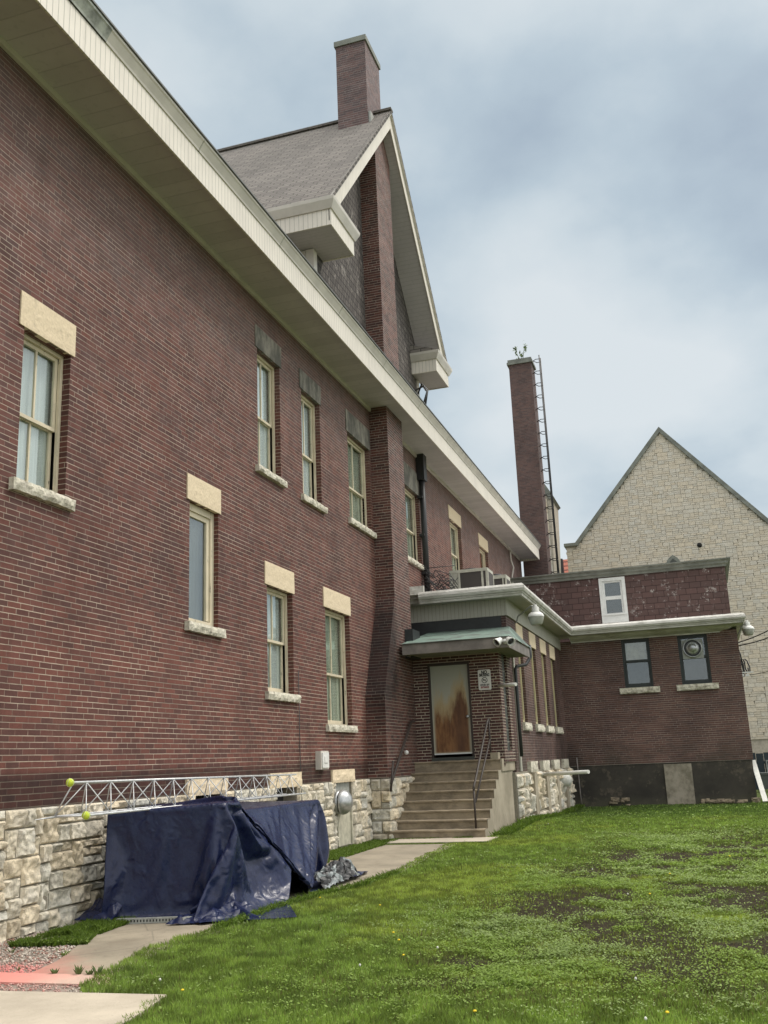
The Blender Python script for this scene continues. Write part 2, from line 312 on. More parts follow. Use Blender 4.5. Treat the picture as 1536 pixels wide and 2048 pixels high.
def door():
    n=NT('rusted_door'); x,y,z=P3(n)[0],P3(n)[1],P3(n)[2]
    f=n.noise(2.6,8,.66,vec=n.mul(n.pos(),(1.7,1,.45))); st=n.noise(22,5,.6,vec=n.mul(n.pos(),(1,1,.10)))
    pk=n.rng(n.math('ABSOLUTE',n.math('SUBTRACT',x,-5.50)),0,.34,.50,0)
    pk2=n.rng(n.math('ABSOLUTE',n.math('SUBTRACT',x,-6.05)),0,.2,.2,0)
    lvl=n.math('ADD',n.math('ADD',2.72,pk),pk2)
    d=n.math('SUBTRACT',lvl,z); d=n.math('ADD',d,n.math('MULTIPLY',n.math('SUBTRACT',f,.5),1.5)); d=n.math('ADD',d,n.math('MULTIPLY',n.math('SUBTRACT',st,.5),.35))
    edge=n.math('MULTIPLY',n.rng(x,-6.19,-6.10,0,1),n.rng(x,-5.36,-5.29,1,0)); edge=n.math('MULTIPLY',edge,n.rng(z,1.73,1.8,0,1))
    k=n.math('MULTIPLY',n.rng(d,-.1,.45),edge)
    rust=n.mix(n.rng(n.noise(6,6,.6,vec=n.mul(n.pos(),(1.6,1,.4))),.36,.64),(.12,.048,.018),(.25,.12,.045))
    rust=n.mix(n.rng(n.math('ABSOLUTE',n.math('SUBTRACT',x,-5.52)),0,.3,.7,0),rust,(.075,.03,.016))
    c=n.mix(n.rng(z,2.2,3.7,0,1),(.41,.39,.31),(.34,.345,.29)); c=n.mix(n.math('MULTIPLY',n.rng(d,-.45,.05),edge),c,(.40,.31,.17)); c=n.mix(k,c,rust)
    return n.fin(c,.6,n.bump(st,.15,.004))
M['door']=door()
def tarp():
    n=NT('navy_tarpaulin'); p=n.pos()
    a=n.noise(5,6,.68,dist=1.2); b=n.noise(20,5,.6,dist=.6)
    def rid(sc_,vec,det=3):
        q=n.N('ShaderNodeTexNoise'); q.noise_type='RIDGED_MULTIFRACTAL'; q.normalize=True; n.L(vec,q.inputs['Vector']); q.inputs['Scale'].default_value=sc_; q.inputs['Detail'].default_value=det; q.inputs['Roughness'].default_value=.5; q.inputs['Distortion'].default_value=.35; return q.outputs[0]
    r1=rid(1.7,n.mul(p,(1,1,.45)),2); r2=rid(4.5,n.mul(p,(1,1,.8)),3)
    wk=n.rng(n.noise(1.3,3),.38,.62)
    r3=rid(11,n.mul(p,(1,1,.9)),3)
    h=n.math('ADD',n.math('MULTIPLY',r1,.12),n.math('ADD',n.math('MULTIPLY',n.math('MULTIPLY',r2,wk),.42),n.math('ADD',n.math('MULTIPLY',n.math('MULTIPLY',r3,wk),.35),n.math('MULTIPLY',b,.06))))
    c=n.mix(n.rng(a,.35,.7),(.008,.012,.042),(.013,.020,.062)); c=n.mix(n.rng(n.noise(4,6,.7),.56,.8,0,.15),c,(.07,.085,.13))
    return n.fin(c,n.rng(b,.3,.7,.24,.38),n.bump(h,.9,.05),spec=.34)
M['tarp']=tarp()
M['tarp_s']=plain('silver_tarpaulin',(.27,.30,.30),.42,metal=.1,var=.35,vs=9)
M['ball']=plain('tennis_felt',(.55,.66,.06),.95,bumps=.6,vs=10); M['seam']=plain('ball_seam',(.75,.78,.6),.8)
M['ac']=plain('beige_steel',(.46,.45,.38),.5); 
def grille():
    n=NT('condenser_grille'); v=n.math('FRACT',n.math('DIVIDE',n.xyz(n.uv())[1],.02)); return n.fin(n.mix(n.rng(v,.2,.5),(.07,.06,.055),(.035,.03,.028)),.7,n.bump(v,.3,.004))
M['grille']=grille()
M['lampw']=plain('lamp_white',(.72,.72,.68),.4); M['lens']=plain('lamp_lens',(.42,.42,.38),.25,spec=.8)
M['sign_w']=plain('sign_white',(.72,.71,.68),.5,var=.05); M['sign_k']=plain('sign_black',(.02,.02,.02),.6); M['sign_r']=plain('sign_red',(.28,.03,.035),.6)
def tiles():
    n=NT('red_roof_tiles'); v=n.math('FRACT',n.math('DIVIDE',n.xyz(n.uv())[1],.33)); return n.fin(n.mix(n.rng(v,.05,.4),(.07,.025,.02),(.42,.15,.10)),.8,n.bump(v,.8,.05))
M['tiles']=tiles()
M['cop']=plain('church_coping',(.22,.23,.20),.85,vs=2,var=.2)
M['fence']=plain('blue_grey_fence',(.035,.05,.062),.7,vs=3); M['bin']=plain('grey_bin',(.12,.13,.125),.6); M['fwhite']=plain('fence_frame',(.35,.37,.36),.6)
M['glassblock']=plain('grey_infill',(.06,.065,.055),.6,vs=3); M['mortar_l']=plain('pale_mortar_lines',(.36,.34,.29),.9)
M['leafst']=plain('weed_leaf',(.11,.16,.045),.8)
# ------------------------------------------------------------------ geometry helpers
class F:
    "wall frame: u along the wall, n outwards, z up"
    def __init__(s,kind,v): s.k=kind; s.v=v
    def p(s,u,n,z):
        return (s.v+n,u,z) if s.k=='x' else (u,s.v-n,z)
class MB:
    def __init__(s): s.v=[]; s.f=[]; s.mi=[]; s.tint=[]; s.cur=0; s.tc=(1,1,1); s.smooth=False; s.sm=[]
    def face(s,pts):
        i=len(s.v); s.v+= [tuple(map(float,p)) for p in pts]; s.f.append(tuple(range(i,i+len(pts)))); s.mi.append(s.cur); s.tint.append(s.tc); s.sm.append(s.smooth)
    def hexa(s,c):  # c: 8 points, bottom 4 then top 4 (same winding)
        for q in ((3,2,1,0),(4,5,6,7),(0,1,5,4),(1,2,6,5),(2,3,7,6),(3,0,4,7)): s.face([c[i] for i in q])
    def box(s,fr,u0,u1,n0,n1,z0,z1):
        s.hexa([fr.p(u0,n0,z0),fr.p(u1,n0,z0),fr.p(u1,n1,z0),fr.p(u0,n1,z0),fr.p(u0,n0,z1),fr.p(u1,n0,z1),fr.p(u1,n1,z1),fr.p(u0,n1,z1)])
    def bx(s,x0,x1,y0,y1,z0,z1): s.hexa([(x0,y0,z0),(x1,y0,z0),(x1,y1,z0),(x0,y1,z0),(x0,y0,z1),(x1,y0,z1),(x1,y1,z1),(x0,y1,z1)])
    def grid(s,fn,nu,nv,smooth=True):
        b=len(s.v)
        for j in range(nv+1):
            for i in range(nu+1): s.v.append(tuple(map(float,fn(i/nu,j/nv))))
        for j in range(nv):
            for i in range(nu):
                a=b+j*(nu+1)+i; s.f.append((a,a+1,a+nu+2,a+nu+1)); s.mi.append(s.cur); s.tint.append(s.tc); s.sm.append(smooth)
    def tube(s,pts,r,seg=8,cap=True,smooth=True):
        pts=[Vector(p) for p in pts]; n=len(pts); rr=r if isinstance(r,(list,tuple)) else [r]*n
        rings=[]; up=None
        for i,p in enumerate(pts):
            d=(pts[min(i+1,n-1)]-pts[max(i-1,0)]).normalized()
            if up is None: up=d.orthogonal().normalized()
            a=(up-d*up.dot(d)).normalized(); up=a; b=d.cross(a); k=len(s.v)
            for j in range(seg):
                t=2*math.pi*j/seg; s.v.append(tuple(p+(a*math.cos(t)+b*math.sin(t))*rr[i]))
            rings.append(k)
        for i in range(n-1):
            for j in range(seg):
                a=rings[i]+j; b=rings[i]+(j+1)%seg; s.f.append((a,b,b-rings[i]+rings[i+1],a-rings[i]+rings[i+1])); s.mi.append(s.cur); s.tint.append(s.tc); s.sm.append(smooth)
        if cap:
            for k in (rings[0],rings[-1]): s.f.append(tuple(range(k,k+seg))); s.mi.append(s.cur); s.tint.append(s.tc); s.sm.append(False)
    def sweep(s,prof,path,axis):  # prof: list (a,z) offsets; path: list of (origin(x,y), outward dir(x,y)) ; straight segments with mitres
        rings=[]
        for (o,d) in path:
            k=len(s.v); rings.append(k)
            for a,z in prof: s.v.append((o[0]+d[0]*a,o[1]+d[1]*a,z))
        m=len(prof)
        for i in range(len(path)-1):
            for j in range(m-1):
                s.f.append((rings[i]+j,rings[i]+j+1,rings[i+1]+j+1,rings[i+1]+j)); s.mi.append(s.cur); s.tint.append(s.tc); s.sm.append(False)
        for k in (rings[0],rings[-1]): s.f.append(tuple(range(k,k+m))); s.mi.append(s.cur); s.tint.append(s.tc); s.sm.append(False)
    def lathe(s,c,prof,ax,seg=20,smooth=True):  # prof: (r,h) along axis ax
        c=Vector(c); ax=Vector(ax).normalized(); a=ax.orthogonal().normalized(); b=ax.cross(a); rings=[]
        for r,h in prof:
            k=len(s.v); rings.append(k)
            for j in range(seg):
                t=2*math.pi*j/seg; s.v.append(tuple(c+ax*h+(a*math.cos(t)+b*math.sin(t))*max(r,1e-4)))
        for i in range(len(prof)-1):
            for j in range(seg):
                s.f.append((rings[i]+j,rings[i]+(j+1)%seg,rings[i+1]+(j+1)%seg,rings[i+1]+j)); s.mi.append(s.cur); s.tint.append(s.tc); s.sm.append(smooth)
    def prism(s,poly,fn):  # poly 2D -> fn(p,t) t 0/1
        a=[fn(p,0) for p in poly]; b=[fn(p,1) for p in poly]; n=len(poly)
        s.face(a[::-1]); s.face(b)
        for i in range(n): j=(i+1)%n; s.face([a[i],a[j],b[j],b[i]])
def link(o,parent=None):
    col.objects.link(o)
    if parent is not None: o.parent=parent
    return o
def thing(name,label,cat,loc=(0,0,0),group=None,kind=None):
    o=bpy.data.objects.new(name,None); o.empty_display_size=.2; link(o); o.location=loc; tag(o,label,cat,group,kind); return o
def tag(o,label=None,cat=None,group=None,kind=None):
    if label: o['label']=label
    if cat: o['category']=cat
    if group: o['group']=group
    if kind: o['kind']=kind
    return o
WORLD={}
def build(name,mb,mats,parent=None,label=None,loc=None,recalc=True):
    me=bpy.data.meshes.new(name)
    if not isinstance(mats,(list,tuple)): mats=[mats]
    off=np.array(WORLD.get(parent.name,(0,0,0)) if parent is not None else (loc or (0,0,0)),float)
    if parent is not None and parent.name not in WORLD: off=np.array(parent.location)
    V=np.array(mb.v,float)
    me.from_pydata((V-off).tolist(),[],mb.f)
    for m in mats: me.materials.append(m)
    me.polygons.foreach_set('material_index',mb.mi); me.polygons.foreach_set('use_smooth',mb.sm)
    if recalc:
        bm=bmesh.new(); bm.from_mesh(me); bmesh.ops.recalc_face_normals(bm,faces=bm.faces); bm.to_mesh(me); bm.free()
    # uv in metres by dominant normal, in world space
    uvl=me.uv_layers.new(name='UVMap'); nl=len(me.loops); li=np.empty(nl,int); me.loops.foreach_get('vertex_index',li)
    npoly=len(me.polygons); nr=np.empty(npoly*3); me.polygons.foreach_get('normal',nr); nr=np.abs(nr.reshape(-1,3)); tot=np.empty(npoly,int); me.polygons.foreach_get('loop_total',tot)
    pl=np.repeat(np.arange(npoly),tot); P=V[li]; n=nr[pl]
    uv=np.empty((nl,2)); wx=(n[:,0]>=n[:,1])&(n[:,0]>=n[:,2]*.55); wy=(~wx)&(n[:,1]>=n[:,2]*.55); wz=~(wx|wy)
    uv[wx]=P[wx][:,[1,2]]; uv[wy]=P[wy][:,[0,2]]; uv[wz]=P[wz][:,[1,0]]
    if getattr(mb,'slopeuv',None)is not None: uv=mb.slopeuv(P)
    uvl.data.foreach_set('uv',uv.ravel())
    if any(t!=(1,1,1) for t in mb.tint):
        ca=me.color_attributes.new('tint','FLOAT_COLOR','CORNER'); T=np.array([t+(1,) for t in mb.tint])[pl]; ca.data.foreach_set('color',T.ravel().astype(np.float32))
    me.update(); o=bpy.data.objects.new(name,me)
    link(o,parent)
    WORLD[o.name]=tuple(off)
    if parent is None: o.location=off
    if label: o['label']=label
    return o
def wallgrid(mb,fr,u0,u1,z0,z1,holes,depth=.14,n=0):
    us=sorted({u0,u1,*[h[0] for h in holes],*[h[1] for h in holes]}); zs=sorted({z0,z1,*[h[2] for h in holes],*[h[3] for h in holes]})
    us=[u for u in us if u0<=u<=u1]; zs=[z for z in zs if z0<=z<=z1]
    for i in range(len(us)-1):
        for j in range(len(zs)-1):
            uc,zc=(us[i]+us[i+1])/2,(zs[j]+zs[j+1])/2
            if any(h[0]<uc<h[1] and h[2]<zc<h[3] for h in holes): continue
            mb.face([fr.p(us[i],n,zs[j]),fr.p(us[i+1],n,zs[j]),fr.p(us[i+1],n,zs[j+1]),fr.p(us[i],n,zs[j+1])])
    for a,b,c,d in holes:
        for q in (((a,c),(a,d)),((b,c),(b,d)),((a,c),(b,c)),((a,d),(b,d))):
            (p,r),(s_,t)=q; mb.face([fr.p(p,n,r),fr.p(s_,n,t),fr.p(s_,n-depth,t),fr.p(p,n-depth,r)])
def rock(mb,fr,u0,u1,n0,n1,z0,z1,amp=.02,res=.04,seed=0):
    "block with a hammered front face"
    nu=max(3,int((u1-u0)/res)); nv=max(3,int((z1-z0)/res))
    def fn(a,b):
        u=u0+(u1-u0)*a; z=z0+(z1-z0)*b; e=min(a*nu,(1-a)*nu,b*nv,(1-b)*nv)
        d=amp*(mn.noise(Vector((u*7+seed,z*9,seed*1.7)))+.6*mn.noise(Vector((u*19,z*21+seed,seed))))
        n=n1+(d if e>=1 else d*.6-amp*.5); 
        if b==0: z+=amp*.35*mn.noise(Vector((u*13,seed,1)))
        return fr.p(u,n,z)
    b=len(mb.v); mb.grid(fn,nu,nv,False); w_=nu+1
    bot=[b+i for i in range(w_)]; top=[b+nv*w_+i for i in range(w_)]; lf=[b+j*w_ for j in range(nv+1)]; rt=[b+j*w_+nu for j in range(nv+1)]
    for s in (bot,top,lf,rt):
        k=len(mb.v)
        for i in s:
            x,y,z=mb.v[i]; mb.v.append((fr.v+n0,y,z) if fr.k=='x' else (x,fr.v-n0,z))
        for i in range(len(s)-1): mb.f.append((s[i],s[i+1],k+i+1,k+i)); mb.mi.append(mb.cur); mb.tint.append(mb.tc); mb.sm.append(False)
def ashlar(u0,u1,z0,z1,unit,seed,wmax=5,hmax=3,holes=(),flat=False):
    rs=random.Random(seed); nu=max(1,round((u1-u0)/unit)); nv=max(1,round((z1-z0)/unit)); du=(u1-u0)/nu; dv=(z1-z0)/nv
    occ=[[False]*nu for _ in range(nv)]
    for j in range(nv):
        for i in range(nu):
            if any(h[0]<u0+(i+.5)*du<h[1] and h[2]<z0+(j+.5)*dv<h[3] for h in holes): occ[j][i]=True
    out=[]
    for j in range(nv):
        for i in range(nu):
            if occ[j][i]: continue
            if flat: h=rs.choice([1,1,1,2,2]); w_=rs.choice([2,3,3,4,5])
            else: h=rs.choice([1,2,2,2,3][:2+hmax]); w_=rs.choice([2,2,3,3,4][:wmax]) if h>1 else rs.choice([2,3,4,5]); 
            h=min(h,nv-j)
            ww=0
            while ww<w_ and i+ww<nu and not occ[j][i+ww]: ww+=1
            hh=1
            while hh<h and all(not occ[j+hh][i+k] for k in range(ww)): hh+=1
            for b in range(hh):
                for a in range(ww): occ[j+b][i+a]=True
            out.append((u0+i*du,u0+(i+ww)*du,z0+j*dv,z0+(j+hh)*dv))
    return out
def tintv(rs,k=.16,warm=.08):
    b=1+rs.uniform(-k,k*.7); w_=rs.uniform(-warm,warm); return (min(1.2,b*(1+w_)),b,b*(1-w_*1.5))
def stonewall(mb,fr,u0,u1,z0,z1,unit,seed,amp=.03,res=.045,gap=.008,proud=.05,holes=(),rough=1):
    rs=random.Random(seed)
    for (a,b,c,d) in ashlar(u0,u1,z0,z1,unit,seed,holes=holes):
        mb.tc=tintv(rs,.20,.06); nu=max(2,round((b-a)/res)); nv=max(2,round((d-c)/res)); g=gap; sd=rs.random()*50; pr=proud+rs.uniform(-.4,.6)*amp; tx,tz=rs.uniform(-1,1)*amp*.5,rs.uniform(-1,1)*amp*.5
        def fn(s,t):
            u=a+g+(b-a-2*g)*s; z=c+g+(d-c-2*g)*t; e=min(s,1-s)*(b-a); e2=min(t,1-t)*(d-c); m=min(1,min(e,e2)/.016)**.6
            nn=pr*(.12+.88*m)+m*(tx*(2*s-1)+tz*(2*t-1))+m*amp*rough*(mn.noise(Vector((u*6+sd,z*7,sd)))*1.1+.7*mn.noise(Vector((u*17,z*17+sd,sd))))
            return fr.p(u,max(nn,-.005),z)
        mb.grid(fn,nu,nv,False)
    mb.tc=(1,1,1)
# ------------------------------------------------------------------ measured planes
W=-7.05; XF=-6.2; YA=22.96; XA=-4.5; YF=24.3; YR=33.9; YU=39.9; XP=-6.6
FM=F('x',W); FA=F('x',XA); FD=F('y',YA); FR=F('y',YR); FU=F('y',YU)
ZST=1.28; ZSO=10.11
house=thing('brick_house','long red brick house with cream window lintels, deep white eaves and a shingled cross gable','building',(W,20,0))
def zz(px,py,X=W): return float(at(0,X,px,py)[2])
def yy(px,py,X=W): return float(at(0,X,px,py)[1])
# name, left edge, right edge, lintel top/bottom sample, sill top/bottom sample
WIN=[]
def wspec(l,r,lt,lb,stp,sb,**k):
    d=dict(u0=yy(*l),u1=yy(*r),z1=zz(*lb),z0=zz(*stp),lt=zz(*lt),sb=zz(*sb)); d.update(k); WIN.append(d); return d
wspec((41,800),(136,850),(90,613),(88,678),(87,981),(87,1004),label='large window with sheer curtains at far left of upper wall',cur='curt_s',style='dh')
wspec((378.5,1100),(436.5,1130),(404,962),(405,1012),(410,1252),(410,1270),label='narrow fixed window with thick cream frame beside the stair',cur='curt_d',style='fixed')
wspec((551-16.5,1250),(586,1260),(556,1133),(556,1177),(565,1387),(565,1403),label='window below and right of the narrow one',cur='curt_s',style='dh',mr=.5)
wspec((652,1300),(701,1320),(672,1184),(672,1222),(684,1451),(684,1464.5),label='window nearest the pier on the lower floor',cur='curt_g',style='dh',mr=.44)
wspec((515,800),(560,820),(534,672),(536,715),(544,950),(544,962),label='upper window with white curtains and weathered lintel',cur='curt_w',style='dh',lm='lintel_d')
wspec((604,880),(641,900),(620,757),(622,795),(631,1006),(631,1018),label='upper window with white curtains, middle of the three',cur='curt_w',style='dh',lm='lintel_d',mr=.44)
wspec((697,950),(740,970),(712,838),(714,880),(725,1053),(725,1064),label='upper window with half drawn shade next to the pier',cur='curt_g',style='dh',lm='lintel_d',mr=.42)
wspec((805,1040),(840,1055),(823,938),(826,983),(832,1125),(832,1134),label='upper window beside the black drainpipe',cur='curt_g',style='dh',lm='lintel_d',mr=.45)
wspec((903,1110),(925,1120),(912,1024.5),(913,1049),(916,1161),(916,1168),label='upper window above the air conditioner',cur='curt_g',style='dh')
wspec((960.5,1120),(977,1130),(967,1076),(968,1098.5),(970,1170),(970,1175),label='upper window with orange blind',cur='blind_r',style='dh')
holes=[(d['u0'],d['u1'],d['z0'],d['z1']) for d in WIN]
BAS=[(12.85,13.7,.75,1.27),(15.65,16.6,.75,1.27),(18.56,19.45,.05,1.27)]
# main wall
mb=MB(); wallgrid(mb,FM,3,42.79,ZST,ZSO,holes,.16)
mb.bx(W-.4,W-.39,3,42.3,0,ZSO) if False else None
mb.face([(W,42.79,0),(W-9,42.79,0),(W-9,42.79,ZSO),(W,42.79,ZSO)]); mb.face([(W,3,0),(W-9,3,0),(W-9,3,ZSO),(W,3,ZSO)]); mb.face([(W-9,3,0),(W-9,42.79,0),(W-9,42.79,ZSO),(W-9,3,ZSO)])
build('wall',mb,M['brick'],house)
# foundation
mb=MB(); mb.cur=1; wallgrid(mb,F('x',W+.02),3,42.3,-.25,ZST,BAS,.3); mb.cur=0
stonewall(mb,F('x',W+.02),7.2,12.85,-.1,ZST,.098,11,holes=BAS,res=.018,amp=.032,gap=.006,proud=.035)
stonewall(mb,F('x',W+.02),12.85,20.62,-.1,ZST,.13,12,holes=BAS,res=.04,amp=.035,proud=.035)
build('foundation',mb,[M['stone'],M['joint']],house)
# basement heads + dark openings
for (a,b,c,d) in BAS:
    o=MB(); rock(o,FM,a-.2,b+.2,-.05,.05,ZST-.03,ZST+.22,.018,.05,a); hd=build('lintel',o,M['lintel'],house,label='rough cream lintel stone over basement opening' )
for (a,b,c,d) in BAS[:2]: mb=MB(); mb.box(F('x',W+.02),a,b,-.29,-.26,c,d); build('basement_window',mb,M['dark'],house)
# pier
def pier():
    ys=[(1.28,20.6),(3.04,20.6),(5.35,21.66),(18.3,21.66)]; mb=MB()
    for i in range(3):
        z0,a=ys[i]; z1,b=ys[i+1]
        if i==2: z1=16.9
        mb.face([(W-.3,a,z0),(XP,a,z0),(XP,b,z1),(W-.3,b,z1)]); mb.face([(XP,a,z0),(XP,22.95,z0),(XP,22.95,z1),(XP,b,z1)]); mb.face([(W-.3,22.95,z0),(XP,22.95,z0),(XP,22.95,z1),(W-.3,22.95,z1)])
    z=16.9; yt=22.3
    mb.face([(XP,21.66,z),(XP,22.95,z),(XP,22.95,17.7),(XP,22.3,18.45),(XP,21.66,17.7)]); mb.face([(W-.3,21.66,z),(XP,21.66,z),(XP,21.66,17.7),(W-.3,21.66,17.7)]); mb.face([(W-.3,22.95,z),(XP,22.95,z),(XP,22.95,17.7),(W-.3,22.95,17.7)])
    mb.face([(W-.3,20.6,1.28),(XP,20.6,1.28),(XP,22.95,1.28),(W-.3,22.95,1.28)])
    build('chimney_pier',mb,M['pier'],house)
    mb=MB(); mb.cur=1; mb.bx(W-.1,XP+.01,20.63,22.94,-.2,1.275); mb.cur=0
    stonewall(mb,F('y',20.63),W+.03,XP+.06,-.1,1.27,.13,21,res=.04,amp=.035); stonewall(mb,F('x',XP+.01),20.58,22.94,-.1,1.27,.13,22,res=.04,amp=.035)
    build('pier_base',mb,[M['stone'],M['joint']],house)
pier()
def window(par,fr,d,fm='frame',depth=.13,sillrock=True,over=.1,sover=.12,lint=True,sill=True,sash=.05,wire=False,jamb=.045):
    u0,u1,z0,z1=d['u0'],d['u1'],d['z0'],d['z1']; fm_=M[d.get('fm',fm)]; st=d.get('style','dh'); n=-depth; t=jamb if st!='fixed' else .11
    mb=MB(); mb.box(fr,u0,u0+t,n,n+.04,z0,z1); mb.box(fr,u1-t,u1,n,n+.04,z0,z1); mb.box(fr,u0+t,u1-t,n,n+.04,z1-t,z1); mb.box(fr,u0+t,u1-t,n,n+.045,z0,z0+t*.8)
    if st=='fixed':
        q=t+.0; mb.box(fr,u0+q,u0+q+.06,n-.03,n+.015,z0+t,z1-t); mb.box(fr,u1-q-.09,u1-q,n-.03,n+.015,z0+t,z1-t); mb.box(fr,u0+q,u1-q,n-.03,n+.013,z1-t-.08,z1-t)
    wn=build('window',mb,fm_,par,label=d['label'])
    a,b,c,e=u0+t,u1-t,z0+t*.8,z1-t
    if st=='dh':
        zm=c+(e-c)*d.get('mr',.47); s=sash
        for k,(p,q,nn) in enumerate(((zm-.02,e,n-.005),(c,zm+.02,n-.045))):
            mb=MB(); mb.box(fr,a,a+s,nn-.035,nn,p,q); mb.box(fr,b-s,b,nn-.035,nn,p,q); mb.box(fr,a+s,b-s,nn-.035,nn+.002,q-s,q); mb.box(fr,a+s,b-s,nn-.035,nn+.002,p,p+s*(1.5 if k else .9))
            if d.get('munt',1): mc=(a+b)/2; mb.box(fr,mc-.014,mc+.014,nn-.03,nn-.003,p+s,q-s)
            build('sash',mb,fm_,wn)
            g=MB(); g.box(fr,a+s-.005,b-s+.005,nn-.022,nn-.017,p+s*.9-.005,q-s+.005); build('pane',g,M['glass'],wn)
    else:
        g=MB(); g.box(fr,a+.05,b-.08,n-.02,n-.014,c,e-.07); build('pane',g,M['glass'],wn)
    # room behind
    mb=MB(); r=n-.12; mb.cur=0
    if d.get('cur'):
        cu=MB(); cc=d['cur']
        if cc in('curt_w','curt_s','curt_g','curt_d'): cu.grid(lambda s,t_:fr.p(a-.02+(b-a+.04)*s,r+.03+.006*math.sin(s*30),c-.05+(e-c+.1)*t_),60,2); build('curtain',cu,M[cc],wn)
        elif cc=='blind_r': cu.box(fr,a,b,n-.10,n-.095,c,e); build('blind',cu,M[cc],wn)
        else:
            for s0,s1 in ((0,.30),(.55,1)): cu.grid(lambda s,t_:fr.p(a-.02+(b-a+.04)*(s0+(s1-s0)*s),r+.02+.02*math.sin(s*26),c-.05+(e-c+.1)*t_),24,2)
            build('curtain',cu,M[cc],wn)
    mb.box(fr,u0-.3,u1+.3,r-1.0,r-.9,z0-.3,z1+.3); mb.box(fr,u0-.3,u0-.28,r-.9,n-.05,z0-.3,z1+.3); mb.box(fr,u1+.28,u1+.3,r-.9,n-.05,z0-.3,z1+.3); mb.box(fr,u0-.28,u1+.28,r-.9,n-.05,z1+.28,z1+.3); mb.box(fr,u0-.28,u1+.28,r-.9,n-.05,z0-.3,z0-.28)
    build('room_recess',mb,M['interior'],wn)
    if lint:
        o=MB(); rock(o,fr,u0-over,u1+over*.6,-.05,.022,z1,d['lt'],.006,.05,u0); build('lintel',o,M[d.get('lm','lintel')],wn)
    if sill:
        o=MB(); rock(o,fr,u0-sover,u1+sover,-depth+.0,.09,d['sb'],z0,.03,.035,u0*3); build('sill',o,M['sill'],wn)
    return wn
for d in WIN: window(house,FM,d,depth=.15 if d['style']!='fixed' else .12)
# eaves
mb=MB()
mb.face([(W,3,ZSO),(XF,3,ZSO),(XF,42.6,ZSO),(W,42.6,ZSO)]); mb.face([(W,3,ZSO+.02),(XF,3,ZSO+.02),(XF,42.6,ZSO+.02),(W,42.6,ZSO+.02)])
build('soffit',mb,M['soffit'],house)
mb=MB(); mb.box(FM,3,42.3,.0,.05,ZSO-.09,ZSO-.003); build('soffit_moulding',mb,M['alu'],house)
mb=MB(); mb.bx(XF-.02,XF+.012,3,42.6,10.02,10.5); mb.bx(W-.2,XF-.021,42.58,42.61,10.02,10.5); build('fascia',mb,M['fascia'],house)
mb=MB(); prof=[(0,10.48),(.03,10.48),(.04,10.51),(.10,10.61),(.12,10.63),(.12,10.665),(.0,10.69),(-.05,10.6)]
mb.sweep(prof,[((XF,3),(1,0)),((XF,42.6),(1,0))],0); build('gutter',mb,M['alu'],house)
mb=MB(); mb.sweep([(a_+.005,z_) for a_,z_ in prof[:-1]],[((XF,3),(1,0)),((XF,8.9),(1,0))],0); build('old_gutter_section',mb,plain('chalky_old_gutter',(.45,.47,.42),.5,var=.3,vs=5),house)
for k in range(11): mb=MB(); y_=11.3+k*2.95; mb.sweep([(a_+.003,z_) for a_,z_ in prof[:-1]],[((XF,y_),(1,0)),((XF,y_+.025),(1,0))],0); build('gutter_joint',mb,M['fascia_d'],house)
mb=MB(); pr2=[(.10,10.668),(.145,10.668),(.145,10.695),(.08,10.72)]; mb.sweep(pr2,[((XF,3),(1,0)),((XF,42.65),(1,0))],0); build('drip_edge',mb,M['drip'],house)
mb=MB(); mb.face([(XF+.10,3,10.70),(XF+.10,42.65,10.70),(-11.5,42.65,15.1),(-11.5,3,15.1)]); mb.face([(-11.5,3,15.1),(-11.5,42.65,15.1),(-17,42.65,10.81),(-17,3,10.81)])
mb.face([(W,42.3,ZSO),(-16,42.3,ZSO),(-16,42.3,11.4),(-11.5,42.3,15),(W,42.3,11.4)]); mb.face([(W,3.01,ZSO),(-16,3.01,ZSO),(-16,3.01,11.4),(-11.5,3.01,15),(W,3.01,11.4)])
build('roof',mb,M['roof'],house)
# ------------------------------------------------------------------ cross gable
XR=-6.33; YG=22.3; ZAP=18.9; HW=5.02; ZEV=13.28; SL=(ZAP-ZEV)/HW; GW=4.2
mb=MB()
for s in (-1,1):
    a=YG+s*HW
    def rf(s0=s,a0=a):
        p=[(a0,ZEV),(YG,ZAP),(YG,ZAP-.10),(a0,ZEV-.10)]
        mb.prism(p,lambda q,t:((XR+.06) if t else -15.5,q[0],q[1]))
    rf()
mb.slopeuv=lambda P:np.stack([P[:,0],(P[:,2])*1.34],1)
groof=build('gable_roof',mb,M['roof'],house)
mb=MB(); mb.bx(-15.5,XR+.07,YG-.1,YG+.1,ZAP-.03,ZAP+.035); build('ridge_cap',mb,M['roof'],house)
mb=MB()
def rake(s,n0,n1,top,bot,x0,x1):
    a=YG+s*HW; mb.prism([(a,ZEV-top),(YG,ZAP-top),(YG,ZAP-bot),(a,ZEV-bot)],lambda q,t:(x1 if t else x0,q[0],q[1]))
for s in (-1,1): mb=MB(); rake(s,0,0,.10,.56,XR-.02,XR); build('rake_board',mb,M['fascia'],house)
for s in (-1,1): mb=MB(); rake(s,0,0,.0,.13,XR+.0,XR+.055); build('rake_trim',mb,M['alu'],house)
for s in (-1,1):
    mb=MB(); mb.prism([(YG+s*(HW-.12),ZEV+.12*SL-.50),(YG,ZAP-.50),(YG,ZAP-.52),(YG+s*(HW-.12),ZEV+.12*SL-.52)],lambda q,t:((XR-.021) if t else W-.02,q[0],q[1]))
    mb.slopeuv=lambda P:np.stack([P[:,1]*1.5,P[:,0]],1); build('rake_soffit',mb,M['soffit_x'],house)
mb=MB(); ga=GW
def zroof(y): return ZAP-.3-abs(y-YG)*SL
